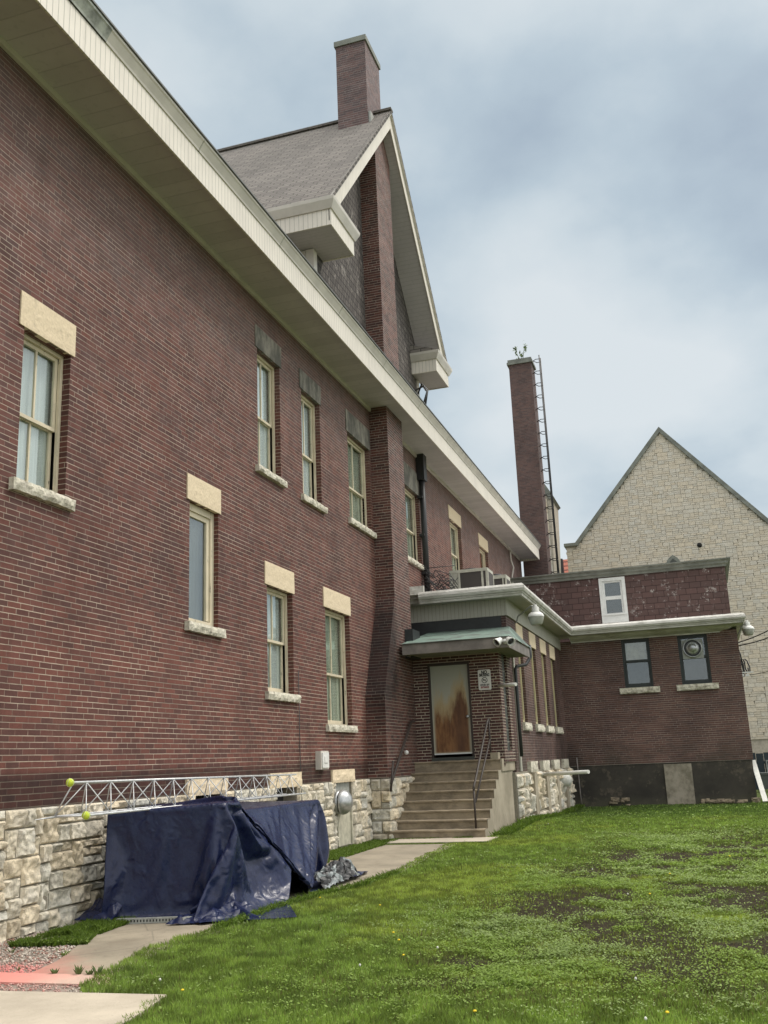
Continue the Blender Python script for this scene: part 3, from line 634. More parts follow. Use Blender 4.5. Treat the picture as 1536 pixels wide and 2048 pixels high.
mb.face([(W,YG-ga,10.9),(W,YG+ga,10.9),(W,YG+ga,zroof(YG+ga)),(W,YG,zroof(YG)),(W,YG-ga,zroof(YG-ga))])
build('gable_wall',mb,M['gsh'],house)
mb=MB()
for y in (YG-ga,YG+ga): mb=MB(); mb.face([(W,y,10.8),(-11.5,y,10.8),(-11.5,y,13.6),(W,y,13.6)]); build('gable_side_wall',mb,M['fascia_d'],house)
for s in (-1,1):
    mb=MB(); y=YG+s*ga; mb.bx(W-.16,W+.03,min(y-s*.17,y+s*.03),max(y-s*.17,y+s*.03),10.9,12.62); mb.bx(W-.36,W-.17,min(y,y+s*.03),max(y,y+s*.03),10.9,12.6); mb.bx(W-.9,W-.37,min(y,y+s*.015),max(y,y+s*.015),10.9,12.6)
    build('corner_board',mb,M['alu'],house)
for s in (-1,1):
    e=YG+s*HW; b=YG+s*(HW-1.45); y0,y1=min(e,b),max(e,b); mb=MB(); zt=ZEV-.17; zb=12.62
    mb.cur=0; mb.bx(XR-.0,XR+.03,y0,y1,zb,zt-.10) 
    mb.bx(-12 if s<0 else W,XR,min(e,e-s*.03),max(e,e-s*.03),zb,zt-.10); mb.bx(W,XR-.001,min(b,b+s*.03),max(b,b+s*.03),zb,zt-.10)
    mb.cur=1; mb.bx(-12 if s<0 else W,XR,y0+.035,y1-.035,zb+.02,zb+.03)
    mb.cur=2
    prof=[(0,zt-.12),(.03,zt-.12),(.11,zt+.05),(.12,zt+.12),(0,zt+.14)]
    pth=[((XR-.0,b),(0,-s)),((XR+.03,b),(1,-s)),((XR+.03,e),(1,s)),((-12 if s<0 else W,e),(0,s))]
    if s>0: pth=[((W,b),(0,-s))]+pth
    mb.sweep(prof,pth[1:] if s<0 else [pth[0]]+pth[2:],0)
    mb.cur=3; e2=e-s*.3; mb.face([(XR+.14,e2,zt+.13),(XR+.14,b-s*.08,zt+.13),(W,b-s*.08,zt+.42),(W,e2,zt+.42)]); mb.face([(XR+.14,b-s*.08,zt+.13),(XR+.14,b-s*.08,zt+.11),(W,b-s*.08,zt+.11),(W,b-s*.08,zt+.42)])
    build('eave_return',mb,[M['fascia'],M['soffit_x'],M['alu'],M['roof']],house,label='boxed eave at the foot of the gable, '+('near side' if s<0 else 'far side'))
mb=MB(); mb.bx(-7.62,-6.77,21.7,22.95,17.6,20.85); ch=build('chimney',mb,M['chim'],house)
mb=MB(); mb.bx(-7.66,-6.73,21.66,22.99,20.84,21.0); build('chimney_cap',mb,M['cop'],ch)
mb=MB(); mb.bx(-6.765,-6.70,21.75,22.2,18.15,18.62); build('flashing',mb,M['galv_d'],ch)
# ------------------------------------------------------------------ pipes on house
def pipe_thing(name,label,cat,pts,r,m,group=None,seg=10,extra=None):
    t=thing(name,label,cat,pts[-1],group); mb=MB(); mb.tube(pts,r,seg); build('pipe',mb,m,t)
    if extra: extra(t)
    return t
pt=at(0,W+.12,841,912); pb=at(0,W+.12,853,1184)
def ex(t):
    mb=MB(); mb.box(FM,pt[1]-.16,pt[1]+.16,.02,.24,pt[2]-.75,pt[2]+.02); build('hopper_head',mb,M['black'],t)
    mb=MB(); y2=pt[1]+.26; mb.box(FM,y2,y2+.05,.0,.05,pb[2],pt[2]-.9); build('conduit',mb,M['galv_d'],t)
    for k in range(4): z=pb[2]+.5+k*1.1; mb=MB(); mb.box(FM,pt[1]-.15,pt[1]+.15,.0,.15,z,z+.06); build('bracket',mb,M['black'],t)
pipe_thing('drainpipe','thick black iron drainpipe with hopper head running down the upper brick wall','pipe',[(W+.12,pt[1],pt[2]),(W+.12,pt[1],pb[2]-.4)],.085,M['black'],extra=ex)
a=at(0,W+.06,1019.5,1092); b=at(0,W+.06,1021,1157)
pipe_thing('conduit','thin pale conduit on the far end of the brick wall above the flat roof','pipe',[(W+.06,a[1],10.0),(W+.06,a[1],a[2]-.6),(W+.12,a[1]+.15,a[2]-.9),(W+.06,a[1],a[2]-1.3),(W+.06,a[1],6.0)],.035,M['alu'])
def cable(name,label,cat,paths,r,m,group=None,kind=None):
    mb=MB()
    for p in paths: mb.tube(p,r,5)
    o=build(name,mb,m,None,loc=tuple(paths[0][0])); tag(o,label,cat,group,kind); return o
x=W+.03; y0=yy(595,1400); cable('wall_cable','thin black cable running straight down the brick wall to the base','cable',[[(x,y0,3.3),(x,y0,1.3),(x+.02,y0+.02,.9)]],.008,M['black'])
# loop wires at gable corner
q=at(0,XF,845,790); cable('service_wires','looped wires over the eave beside the gable corner','cable',[[(XF,q[1]+.0,q[2]-.3),(XF+.12,q[1]+.05,q[2]+.1),(XF-.02,q[1]+.25,q[2]+.35),(XF-.35,q[1]+.3,q[2]+.25),(XF-.5,q[1]+.3,q[2]-.3)],[(XF,q[1]+.2,q[2]-.3),(XF+.1,q[1]+.2,q[2]+.2),(XF-.1,q[1]+.4,q[2]+.5),(XF-.5,q[1]+.5,q[2]-.3)]],.025,M['black'])
# utility box
t=thing('utility_box','small pale grey electrical box on the brick wall above the foundation','electrical box',(W,17.8,1.6))
mb=MB(); mb.box(FM,17.58,17.98,.0,.11,1.52,1.86); build('box',mb,M['alu'],t); mb=MB(); mb.box(FM,17.62,17.94,.11,.135,1.55,1.83); mb.box(FM,17.7,17.86,.135,.15,1.64,1.76); build('cover',mb,M['sign_w'],t)
# exhaust vent + panel
vc=at(0,W+.2,690,1604)
t=thing('exhaust_vent','shiny round metal exhaust hood on the stone base above a cream panel','vent',(W,vc[1],vc[2]))
mb=MB(); mb.box(FM,18.56,19.45,-.10,-.02,.62,1.24); build('mounting_plate',mb,M['galv_d'],t)
mb=MB(); mb.lathe((W-.02,vc[1],vc[2]),[(.20,0),(.21,.06),(.225,.08),(.225,.12),(.21,.13)],(1,0,0),28); build('collar',mb,M['galv'],t)
mb=MB(); mb.lathe((W+.14,vc[1],vc[2]),[(.24,0),(.238,.03),(.222,.08),(.18,.14),(.12,.18),(.06,.20),(.0,.205)],(1,0,0),30); build('dome',mb,M['galv'],t)
o=MB(); o.box(FM,18.58,19.28,-.06,.045,.06,.78); o.box(FM,19.28,19.33,-.06,.075,.06,.82); o=build('cream_panel',o,M['trim'],None,loc=(W,18.95,.06)); tag(o,'cream painted board closing the opening below the round exhaust hood','panel')
# ------------------------------------------------------------------ annex (porch wing)
annex=thing('brick_annex','single storey brick annex with a flat roof, pale rolled gutter and entrance vestibule','building',(-5.5,YF,0))
ZG=5.30
SW=[]
for (a,b,r) in ((25.72,26.45,0),(27.75,28.6,1),(29.65,30.55,2),(31.55,32.45,3)): SW.append(dict(u0=a,u1=b,z0=2.46,z1=4.62,lt=5.04,sb=2.26,label='tall narrow window in the annex side wall, number %s from the entrance'%('one two three four'.split()[r]),cur=None,style='dh',fm='frame2'))
mb=MB(); wallgrid(mb,FA,YF,YR,ZST-.08,5.10,[(d['u0'],d['u1'],d['z0'],d['z1']) for d in SW],.3)
wallgrid(mb,F('y',YF),W,XA,1.2,5.3,[],.1); build('wall',mb,M['wing'],annex)
for d in SW: window(annex,FA,d,fm='frame2',depth=.12,over=.14,sover=.16,jamb=.10)
# vestibule
mb=MB(); wallgrid(mb,FD,W+.4,XA,1.4,4.2,[(-6.24,-5.22,1.6,3.86)],.12); wallgrid(mb,FA,YA,YF,1.5,4.2,[(23.35,23.95,1.75,4.1)],.1); build('vestibule_wall',mb,M['porch'],annex)
mb=MB(); mb.box(FA,23.35,23.95,-.1,-.06,1.75,4.1); mb.cur=1
for k in range(8): mb.box(FA,23.36,23.94,-.06,-.052,1.95+k*.28,1.965+k*.28)
build('glazed_infill',mb,[M['glassblock'],M['mortar_l']],annex)
# door
mb=MB(); mb.box(FD,-6.245,-6.195,-.1,.012,1.66,3.86); mb.box(FD,-5.265,-5.215,-.1,.012,1.66,3.86); mb.box(FD,-6.195,-5.265,-.1,.012,3.8,3.86); dr=build('door_frame',mb,M['rail'],annex)
mb=MB(); mb.box(FD,-6.193,-5.267,-.09,-.04,1.72,3.798); dd=build('door',mb,M['door'],annex,label='grey steel door with large brown rust stain')
mb=MB(); kc=at(1,YA+.02,936,1433); mb.lathe((kc[0],YA+.04,kc[2]),[(.03,0),(.035,.012),(.014,.02),(.014,.05),(.032,.06),(.036,.08),(.024,.095),(0,.1)],(0,-1,0),14); build('knob',mb,M['galv'],dd)
mb=MB(); mb.box(FD,-6.19,-5.27,-.04,-.03,1.72,1.75); build('kick_strip',mb,M['white'],dd)
mb=MB(); mb.box(FD,-6.24,-5.22,-.1,.04,1.52,1.655); build('threshold',mb,M['glassblock'],annex)
# frieze, flashing, soffit, gutter
mb=MB(); mb.bx(W,XA+.004,YF-.05,YF-.005,5.07,5.49); mb.bx(XA+.005,XA+.05,YF-.05,YR-.001,5.07,5.49); build('frieze',mb,M['fascia_d'],annex)
mb=MB(); mb.bx(W,XA-.12,YF-.04,YF-.006,4.60,5.065); build('flashing_panel',mb,M['dmetal'],annex)
GX=-3.97; GY=23.8
mb=MB(); mb.face([(W,GY+.03,5.49),(GX-.03,GY+.03,5.49),(GX-.03,33.4,5.49),(XA,33.4,5.49),(XA,YF,5.49),(W,YF,5.49)]); build('soffit',mb,M['fascia_d'],annex)
mb=MB(); mb.face([(W,GY,5.72),(GX,GY,5.72),(GX,YR,5.72),(W,YU,5.72),(W,YR,5.72)]); mb.face([(W,GY,5.62),(GX,GY,5.62),(GX,YR,5.62),(W,YR,5.62)]); build('flat_roof',mb,M['memb'],annex)
GYR=33.12
gp=[(-.06,5.47),(.0,5.47),(.01,5.52),(.04,5.535),(.04,5.55),(.02,5.56),(.07,5.58),(.10,5.64),(.085,5.71),(.03,5.77),(-.05,5.77),(-.10,5.72)]
mb=MB(); mb.sweep(gp,[((W+.45,GY),(0,-1)),((GX,GY),(1,-1)),((GX,GYR),(1,-1)),((1.5,GYR),(1,-1)),((1.5,YU),(1,0))],0)
# ------------------------------------------------------------------ rear wing
wing=thing('rear_wing','two storey rear wing with brick lower wall and red shingled upper storey','building',(-1.5,YR,0))
build('gutter',mb,M['memb'],wing,label='long pale rolled roof edge shared with the annex')
XE=1.30
WW=[dict(u0=-2.42,u1=-1.5,z0=3.67,z1=5.28,label='dark framed window with brown shade, left of the pair',cur=None,style='dh',fm='dkframe',mr=.55,munt=0),
    dict(u0=-.59,u1=.35,z0=3.67,z1=5.28,label='dark framed window with round exhaust fan, right of the pair',cur=None,style='dh',fm='dkframe',mr=.55,munt=0)]
mb=MB(); wallgrid(mb,FR,XA,XE,1.22,5.35,[(d['u0'],d['u1'],d['z0'],d['z1']) for d in WW],.14); 
mb.face([(XE,YR,1.22),(XE,YU,1.22),(XE,YU,5.5),(XE,YR,5.5)])
build('wall',mb,M['wing'],wing)
mb=MB(); mb.bx(XE-.02,XE+.05,YR-.04,YR+.05,1.6,5.0) if False else None
for i,d in enumerate(WW):
    wn=window(wing,FR,dict(d,sb=3.48),depth=.08,lint=False,sill=True,sover=.19,sash=.07)
    if i==0:
        m2=MB(); m2.box(FR,d['u0']+.06,d['u1']-.06,-.178,-.17,4.5,5.2); build('shade',m2,M['shade'],wn)
    else:
        m2=MB(); m2.box(FR,d['u0']+.12,d['u1']-.16,-.1,-.055,4.5,5.12); build('fan_panel',m2,M['galv_d'],wn)
        m2=MB(); m2.lathe(((d['u0']+d['u1'])/2-.02,YR+.055,4.84),[(.30,0),(.31,.06),(.27,.06),(.27,.04),(.2,.045),(.2,.10),(.17,.11),(.14,.11),(.12,.15),(.06,.17),(0,.175)],(0,-1,0),28); ef_=build('exhaust_fan',m2,M['galv'],wn)
        m2=MB(); m2.cur=0
        for k_ in range(28):
            a0_,a1_=R(k_*360/28),R((k_+1)*360/28); cx_=(d['u0']+d['u1'])/2-.02; m2.face([(cx_+math.cos(q_)*r_,YR-.002,4.84+math.sin(q_)*r_) for q_,r_ in ((a0_,.262),(a1_,.262),(a1_,.222),(a0_,.222))])
        build('fan_gap_shade',m2,M['black'],wn)  # flat black ring painted in as the shade between the fan rings
mb=MB(); mb.cur=0; mb.bx(XA,1.2,YR+.02,YR+.1,-.4,1.215); mb.bx(1.2,1.26,YR+.02,YU,-.4,1.215); build('painted_base',mb,M['parge'],wing)
rs=random.Random(31)
for i in range(34):
    if i in(0,9): mb=MB()
    u=rs.uniform(-3.3,-2.75) if i<9 else rs.uniform(-.5,1.15); w_=rs.uniform(.1,.28); z=-.12+(rs.random()*.28 if i<9 else rs.random()*.1); rock(mb,F('y',YR-.0),u,u+w_,-.0,.03+rs.random()*.07,z,z+rs.uniform(.06,.12),.03,.05,i)
    if i in (8,33): build('exposed_rubble',mb,M['step'],wing)
mb=MB(); mb.bx(-1.46,-.60,YR-.03,YR+.018,-.15,1.17); build('blocked_hatch',mb,M['ply'],wing)
mb=MB()
prof=[(-.72,5.28),(-.72,5.32),(-.60,5.35),(-.45,5.38),(-.3,5.45),(-.12,5.47),(-.06,5.47)]
mb.sweep([(a+.0,z) for a,z in prof],[((GX-.1,GYR),(0,-1)),((1.5,GYR),(1,-1)),((1.5,YU),(1,0))],0); build('cornice',mb,M['memb'],wing)
mb=MB(); mb.face([(GX-.5,GYR+.02,5.46),(1.47,GYR+.02,5.46),(1.47,YR,5.46),(GX-.5,YR,5.46)]); mb.face([(GX-.05,GYR,5.71),(1.52,GYR,5.71),(1.52,YU,5.71),(GX-.05,YU,5.71)]); build('lower_roof',mb,M['memb'],wing)
# upper storey
uw=[-3.48,-2.46]; q0=at(1,YU,1196.5,1157); q1=at(1,YU,1258,1243)
wx0,wx1,wz0,wz1=float(q0[0]),float(q1[0]),float(q1[2]),float(at(1,YU,1226,1155)[2]); XEU=1.40
mb=MB(); wallgrid(mb,FU,W,XEU,5.7,8.55,[(wx0+.12,wx1-.12,wz0+.3,wz1-.1)],.1); mb.face([(XEU,YU,5.7),(XEU,YU+6,5.7),(XEU,YU+6,8.55),(XEU,YU,8.55)]); build('shingled_wall',mb,M['wsh'],wing)
mb=MB(); pf=[(0,8.5),(.06,8.5),(.06,8.58),(.14,8.62),(.14,8.70),(.24,8.76),(.24,8.80),(0,8.82)]
mb.sweep(pf,[((W,YU),(0,-1)),((XEU,YU),(1,-1)),((XEU,YU+6),(1,0))],0); build('parapet_cornice',mb,M['cop'],wing)
mb=MB(); mb.face([(W,YU,8.8),(XEU,YU,8.8),(XEU,YU+6,8.8),(W,YU+6,8.8)]); build('upper_roof',mb,M['drip'],wing)
mb=MB(); mb.box(FU,wx0,wx0+.13,0,.04,wz0,wz1); mb.box(FU,wx1-.13,wx1,0,.04,wz0,wz1); mb.box(FU,wx0+.13,wx1-.13,0,.04,wz1-.13,wz1); mb.box(FU,wx0+.13,wx1-.13,0,.04,wz0,wz0+.3); mb.box(FU,wx0+.06,wx1-.06,.04,.07,wz0+.3,wz0+.36)
wn=build('window',mb,M['white'],wing,label='white vinyl window with beige surround in the shingled upper storey')
a,b,c,e=wx0+.13,wx1-.13,wz0+.32,wz1-.13; zm=(c+e)/2
mb=MB(); 
for p,q in ((zm,e),(c,zm)): mb.box(FU,a,a+.08,-.08,-.02,p,q); mb.box(FU,b-.08,b,-.08,-.02,p,q); mb.box(FU,a+.08,b-.08,-.08,-.018,q-.07,q); mb.box(FU,a+.08,b-.08,-.08,-.018,p,p+.07)
build('sash',mb,M['white'],wn); mb=MB(); mb.box(FU,a+.05,b-.05,-.06,-.05,c+.03,e-.03); build('pane',mb,M['glass'],wn); mb=MB(); mb.box(FU,a,b,-.5,-.4,c-.1,e+.1); build('room_recess',mb,M['interior'],wn)
# annex stone base
mb=MB(); mb.cur=1; FS_=F('x',XA+.02); mb.box(FS_,24.0,YR,-.2,0,-.35,1.24)
strips=[(25.95,26.4),(27.95,28.42),(29.9,30.36),(31.85,32.3)]
mb.cur=0
hs=[(a,b,-1,3) for a,b in strips]
seg=[(24.05,25.95),(26.4,27.95),(28.42,29.9),(30.36,31.85),(32.3,33.8)]
for i,(a,b) in enumerate(seg): stonewall(mb,FS_,a,b,-.15,1.2,.16,40+i,res=.06,amp=.05,proud=.10)
build('foundation',mb,[M['stone'],M['joint']],annex)
mb=MB()
for a,b in strips: mb=MB(); mb.box(FS_,a+.0,b-.0,.0,.13,-.1,1.19); build('infill_strip',mb,M['cheek'],annex)
for a,b in ((25.7,27.05),(27.7,29.1),(29.8,31.2),(31.9,33.2)):
    mb=MB(); rock(mb,FS_,a+.12,b-.12,-.03,.09,1.2,1.47,.02,.06,a); build('lintel',mb,M['sill'],annex)
mb=MB(); mb.box(FA,24.72,24.9,.0,.04,1.25,4.4); build('corner_trim',mb,M['fascia_d'],annex)
# canopy
canopy=MB(); ZC0,ZC1=3.99,4.24; cy0=21.75; cx1=-4.0; cx0=-6.5
canopy.bx(cx0,cx1,cy0,cy0+.03,ZC0,ZC1); canopy.bx(cx1-.03,cx1,cy0+.03,24.5,ZC0,ZC1); canopy.bx(cx0,cx0+.03,cy0+.03,YA,ZC0,ZC1)
cf=build('canopy_fascia',canopy,M['cfascia'],annex)
mb=MB(); mb.face([(cx0,cy0+.03,ZC0+.03),(cx1-.03,cy0+.03,ZC0+.03),(cx1-.03,24.5,ZC0+.03),(XA,24.5,ZC0+.03),(XA,YA,ZC0+.03),(cx0,YA,ZC0+.03)]); build('canopy_soffit',mb,M['csoffit'],annex)
mb=MB(); ax,ay=-4.42,YF-.06; zt=4.78
mb.face([(cx0-.03,cy0-.03,ZC1),(cx1+.03,cy0-.03,ZC1),(ax,ay,zt),(cx0-.03,ay,zt)]); mb.face([(cx1+.03,cy0-.03,ZC1),(cx1+.03,24.6,ZC1),(ax,24.6,zt),(ax,ay,zt)])
mb.face([(cx0-.03,cy0-.03,ZC1-.02),(cx1+.03,cy0-.03,ZC1-.02),(cx1+.03,24.6,ZC1-.02),(cx0-.03,24.6,ZC1-.02)])
build('canopy_roof',mb,M['copper'],annex)
mb=MB(); mb.bx(cx0-.12,cx0+.10,cy0+.6,YA,3.98,4.66); build('canopy_end_block',mb,M['dmetal'],annex)
# white flashing between pier and annex roof
p0=at(1,24.0,822,1166); p1=at(1,24.0,848,1188); mb=MB(); rock(mb,F('y',24.0),W+.02,float(p1[0]),-.05,.03,5.5,float(p0[2])-.1,.03,.05,3); o=build('roof_flashing',mb,M['stuc'],annex)
# ------------------------------------------------------------------ stairs
st=thing('concrete_steps','weathered concrete steps rising to the rusty entrance door','steps',(-5.6,21.5,0))
ynos=[20.60,20.89,21.19,21.45,21.73,22.0,22.33,22.66]; ztr=[.19,.37,.55,.75,.94,1.13,1.33,1.575]; xr=-4.56
mb=MB()
for i,(y,z) in enumerate(zip(ynos,ztr)):
    x0=XP-.02 if i>2 else XP-.0-.04*(2-i); y1=ynos[i+1]+.0 if i<7 else 22.95
    nz=lambda x:.006*mn.noise(Vector((x*3,y,z*2)))
    prof=[(y+.02,(ztr[i-1] if i else -.2)),(y+.015,z-.045),(y-.012,z-.035),(y-.015,z-.008),(y-.005,z),(y1+.03,z+.004)]
    n=14; rings=[]
    for k in range(n+1):
        x=x0+(xr-x0)*k/n; b=len(mb.v); rings.append(b)
        for (a,c) in prof: mb.v.append((x,a+nz(x),c+nz(x+9)))
    for k in range(n):
        for j in range(5): mb.f.append((rings[k]+j,rings[k]+j+1,rings[k+1]+j+1,rings[k+1]+j)); mb.mi.append(0); mb.tint.append((1,1,1)); mb.sm.append(False)
build('treads',mb,M['step'],st)
mb=MB(); poly=[(20.61,-.3)]
for i in range(8):
    poly.append((ynos[i]+.005,(ztr[i-1] if i else -.3)) if i else (20.61,-.3)); poly.append((ynos[i]+.005,ztr[i]-.004))
poly=[(20.61,-.3)]+[p for p in poly[2:]]; poly+=[(24.6,1.571),(24.6,1.27),(24.05,1.27),(24.05,-.3)]
mb.face([(xr+.002,y,z) for y,z in poly]); mb.face([(xr-.05,24.05,-.3),(xr+.002,24.05,-.3),(xr+.002,24.05,1.27),(xr-.05,24.05,1.27)])
mb.face([(xr+.002,24.05,-.3),(xr+.002,24.05,1.27),(XA+.4,24.05,1.27),(XA+.4,24.05,-.3)]) if False else None
build('side_wall',mb,M['cheek'],st); mb=MB(); mb.bx(xr+.004,xr+.03,22.7,24.62,1.3,1.578); build('landing_edge',mb,M['cheek'],st)
for q_ in ((-4.78,-4.6,22.65,22.9,1.58,1.72),(-6.75,-6.62,22.75,22.9,1.55,1.75)): mb=MB(); mb.bx(*q_); build('curb_block',mb,M['cheek'],st)
# handrails
def rail(name,label,paths,r=.022):
    t=thing(name,label,'handrail',paths[0][0]); mb=MB()
    for p in paths[1:]: mb.tube(p,r,8)
    if len(paths)>1: build('baluster',mb,M['rail'],t)
    mb=MB(); mb.tube(paths[0],r*1.15,8); build('rail',mb,M['rail'],t); return t
hx=-4.78
rail('handrail','thin brown iron handrail on the right side of the steps, standing alone on two legs',[[(hx,20.75,.95),(hx,20.78,1.05),(hx,20.95,1.15),(hx,22.55,2.42),(hx,22.75,2.48),(hx,22.85,2.44)],[(hx,20.75,.2),(hx,20.75,.97)],[(hx,22.72,1.57),(hx,22.72,2.47)],[(hx,20.85,.72),(hx,22.72,2.02)]])
hx2=-6.52
rail('handrail','dark iron handrail on the left side of the steps against the pier',[[(hx2,20.55,1.15),(hx2,20.6,1.2),(hx2,22.3,2.5),(hx2,22.5,2.5)],[(hx2,20.5,1.0),(hx2,20.75,1.62)]],.026)
pq=at(0,hx2,813,1505); mb=MB(); mb.lathe(tuple(pq),[(.001,0),(.05,.0),(.05,.03),(.0,.035)],(0.3,-1,0),12)
o=build('rail_bracket',mb,M['sign_w'],None,loc=tuple(pq)); tag(o,'small white round cover by the left handrail of the steps','bracket')
# ------------------------------------------------------------------ sign
sx0,sz1=at(1,YA-.03,955,1340)[[0,2]]; sx1,sz0=at(1,YA-.03,983,1379)[[0,2]]
sx0,sz1,sx1,sz0=map(float,(sx0,sz1,sx1,sz0))
t=thing('smoking_sign','white no smoking sign screwed to the brick right of the rusty door','sign',((sx0+sx1)/2,YA-.02,sz0))
mb=MB(); rr=.03; pts=[]
for cx,cz,a0 in ((sx1-rr,sz1-rr,0),(sx0+rr,sz1-rr,90),(sx0+rr,sz0+rr,180),(sx1-rr,sz0+rr,270)):
    for k in range(5): a=R(a0+k*22.5); pts.append((cx+rr*math.cos(a),cz+rr*math.sin(a)))
mb.prism(pts,lambda p,t_:(p[0],YA-.015-.01*t_,p[1])); build('board',mb,M['sign_w'],t)
sw,sh=sx1-sx0,sz1-sz0; scx=(sx0+sx1)/2
def text(s,size,cx,cz,m,width=None):
    cu=bpy.data.curves.new('t','FONT'); cu.body=s; cu.size=size; cu.align_x='CENTER'; cu.align_y='CENTER'; cu.extrude=.001; cu.offset=size*.045
    o=bpy.data.objects.new('t',cu); col.objects.link(o); dg=bpy.context.evaluated_depsgraph_get(); dg.update(); me=bpy.data.meshes.new_from_object(o.evaluated_get(dg)); bpy.data.objects.remove(o)
    v=np.array([p.co[:] for p in me.vertices]); wdt=v[:,0].max()-v[:,0].min(); k=(width/wdt) if width else 1
    out=MB(); out.v=[(cx+p[0]*k,YA-.0275-.001-p[2],cz+p[1]) for p in v]
    for p in me.polygons: out.f.append(tuple(p.vertices)); out.mi.append(0); out.tint.append((1,1,1)); out.sm.append(False)
    return build('lettering',out,m,t)
text('NO',.11,scx,sz1-sh*.14,M['sign_k'],sw*.45); text('SMOKING',.095,scx,sz1-sh*.275,M['sign_k'],sw*.8)
text('WITHIN 15FT',.055,scx,sz1-sh*.76,M['sign_k'],sw*.74); text('ENTRANCE',.062,scx,sz1-sh*.875,M['sign_r'],sw*.64)
mb=MB(); cz=sz1-sh*.52; rad=sw*.23
for k in range(28):
    a0,a1=R(k*360/28),R((k+1)*360/28); mb.face([(scx+math.cos(a)*r_,YA-.028,cz+math.sin(a)*r_) for a,r_ in ((a0,rad),(a1,rad),(a1,rad*.8),(a0,rad*.8))])
mb.face([(scx-rad*.62,YA-.0285,cz+rad*.5),(scx-rad*.5,YA-.0285,cz+rad*.62),(scx+rad*.62,YA-.0285,cz-rad*.5),(scx+rad*.5,YA-.0285,cz-rad*.62)])
mb.face([(scx-rad*.6,YA-.0275,cz-rad*.12),(scx+rad*.45,YA-.0275,cz-rad*.12),(scx+rad*.45,YA-.0275,cz+.02-rad*.08),(scx-rad*.6,YA-.0275,cz+.02-rad*.08)])
build('symbol',mb,M['sign_k'],t)
# ------------------------------------------------------------------ security camera
cc=Vector(at(1,cy0-.1,1009,1282)); t=thing('security_camera','white twin head security light fixed to the corner of the canopy','security light',tuple(cc))
mb=MB(); mb.lathe(tuple(cc+Vector((0,.09,0))),[(.06,0),(.06,.02),(.03,.05),(.0,.06)],(0,-1,0),14); build('mount',mb,M['lampw'],t)
for s,dx in ((-1,-.14),(1,.12)):
    mb=MB(); d=Vector((s*.55,-.6,-.5)).normalized(); c0=cc+Vector((dx*.55,.03,.05))
    mb.lathe(tuple(c0),[(.0,0),(.055,.01),(.07,.06),(.10,.16),(.105,.17),(.085,.17),(.08,.15)],d,16); h=build('lamp_head',mb,M['lampw'],t)
    mb=MB(); mb.lathe(tuple(c0+d*.12),[(.0,.05),(.04,.04),(.08,.0)],d,14); build('lens',mb,M['black'],h)
# ------------------------------------------------------------------ floodlights
def flood(c,arm,label,sc_=1.0):
    t=thing('floodlight',label,'outdoor lamp',tuple(c),'gooseneck lamps on the flat roofed wings'); c=Vector(c); s=sc_
    mb=MB(); mb.tube(arm,.022,8); build('arm',mb,M['galv_d'],t)
    mb=MB(); mb.lathe(c,[(.0,.36*s),(.05*s,.36*s),(.055*s,.30*s),(.10*s,.29*s),(.11*s,.17*s),(.15*s,.14*s)],(0,0,1),18); build('ballast',mb,M['galv_d'],t)
    mb=MB(); mb.lathe(c,[(.10*s,.17*s),(.2*s,.09*s),(.235*s,.03*s),(.235*s,.0)],(0,0,1),22); build('hood',mb,M['lampw'],t)
    mb=MB(); mb.lathe(c,[(.228*s,.01*s),(.22*s,-.05*s),(.17*s,-.2*s),(.14*s,-.23*s),(.0,-.23*s)],(0,0,1),22); build('lens',mb,M['lens'],t)
c1=at(1,24.0,1072,1234); 
a0=Vector(at(0,XA+.04,1029,1246)); 
flood(tuple(c1),[a0,a0+Vector((.06,0,.02)),a0+Vector((.10,0,.16)),Vector((a0.x+.14,a0.y-.05,c1[2]+.25)),Vector((a0.x+.25,a0.y-.1,c1[2]+.30)),Vector((c1[0]-.1,24.0,c1[2]+.28)),Vector((c1[0],24.0,c1[2]+.26))],'white bowl floodlight on a curved arm at the annex corner above the entrance canopy',.86)
c2=at(1,YR+.3,1496,1259)
flood(tuple(c2),[(XE,YR+.3,c2[2]-.2),(XE+.1,YR+.3,c2[2]-.05),(XE+.2,YR+.3,c2[2]+.15),(c2[0]-.05,YR+.3,c2[2]+.2),(c2[0],YR+.3,c2[2]+.2)],'white bowl floodlight on the outer corner of the rear wing',.85)
# ------------------------------------------------------------------ air conditioners
def acunit():
    t=thing('air_conditioner','','air conditioner',(0,0,0),'air conditioning units on the flat annex roof'); 
    W_,D,H=.95,.75,.72
    mb=MB(); 
    for x in (0,.21,W_-.16,W_-.05): mb.bx(x,x+.05,-.012,.04,0,H)
    mb.bx(0,.2,.0,.05,0,H); mb.bx(0,W_,-.015,D,H-.05,H+.02); mb.bx(0,W_,-.01,D,0,.05)
    for y in (0,D-.05): mb.bx(W_-.04,W_+.012,y,y+.05,.05,H-.05)
    mb.bx(-.01,.04,0,D,0,H); build('casing',mb,M['ac'],t)
    mb=MB(); mb.bx(.26,W_-.16,.005,.02,.05,H-.05); mb.bx(W_-.02,W_,.05,D-.05,.05,H-.05); mb.bx(W_-.1,W_-.05,.005,.02,.05,H-.05); mb.bx(.02,W_-.02,D-.02,D-.01,.05,H-.05); build('grille',mb,M['grille'],t)
    mb=MB(); mb.lathe((W_/2,D/2,H+.02),[(.28,0),(.28,.03),(.2,.05),(0,.05)],(0,0,1),20); build('fan_guard',mb,M['black'],t)
    return t
def dup(root,loc,sc_=(1,1,1)):
    r=root.copy(); col.objects.link(r); r.location=loc; r.scale=sc_
    for c in list(root.children):
        d=c.copy(); col.objects.link(d); d.parent=r
    return r
ac=acunit(); q=at(1,25.6,901,1182); q1=at(1,25.6,965,1176); k=(q1[0]-q[0])/.80
zt=at(1,25.6,960,1136)[2]
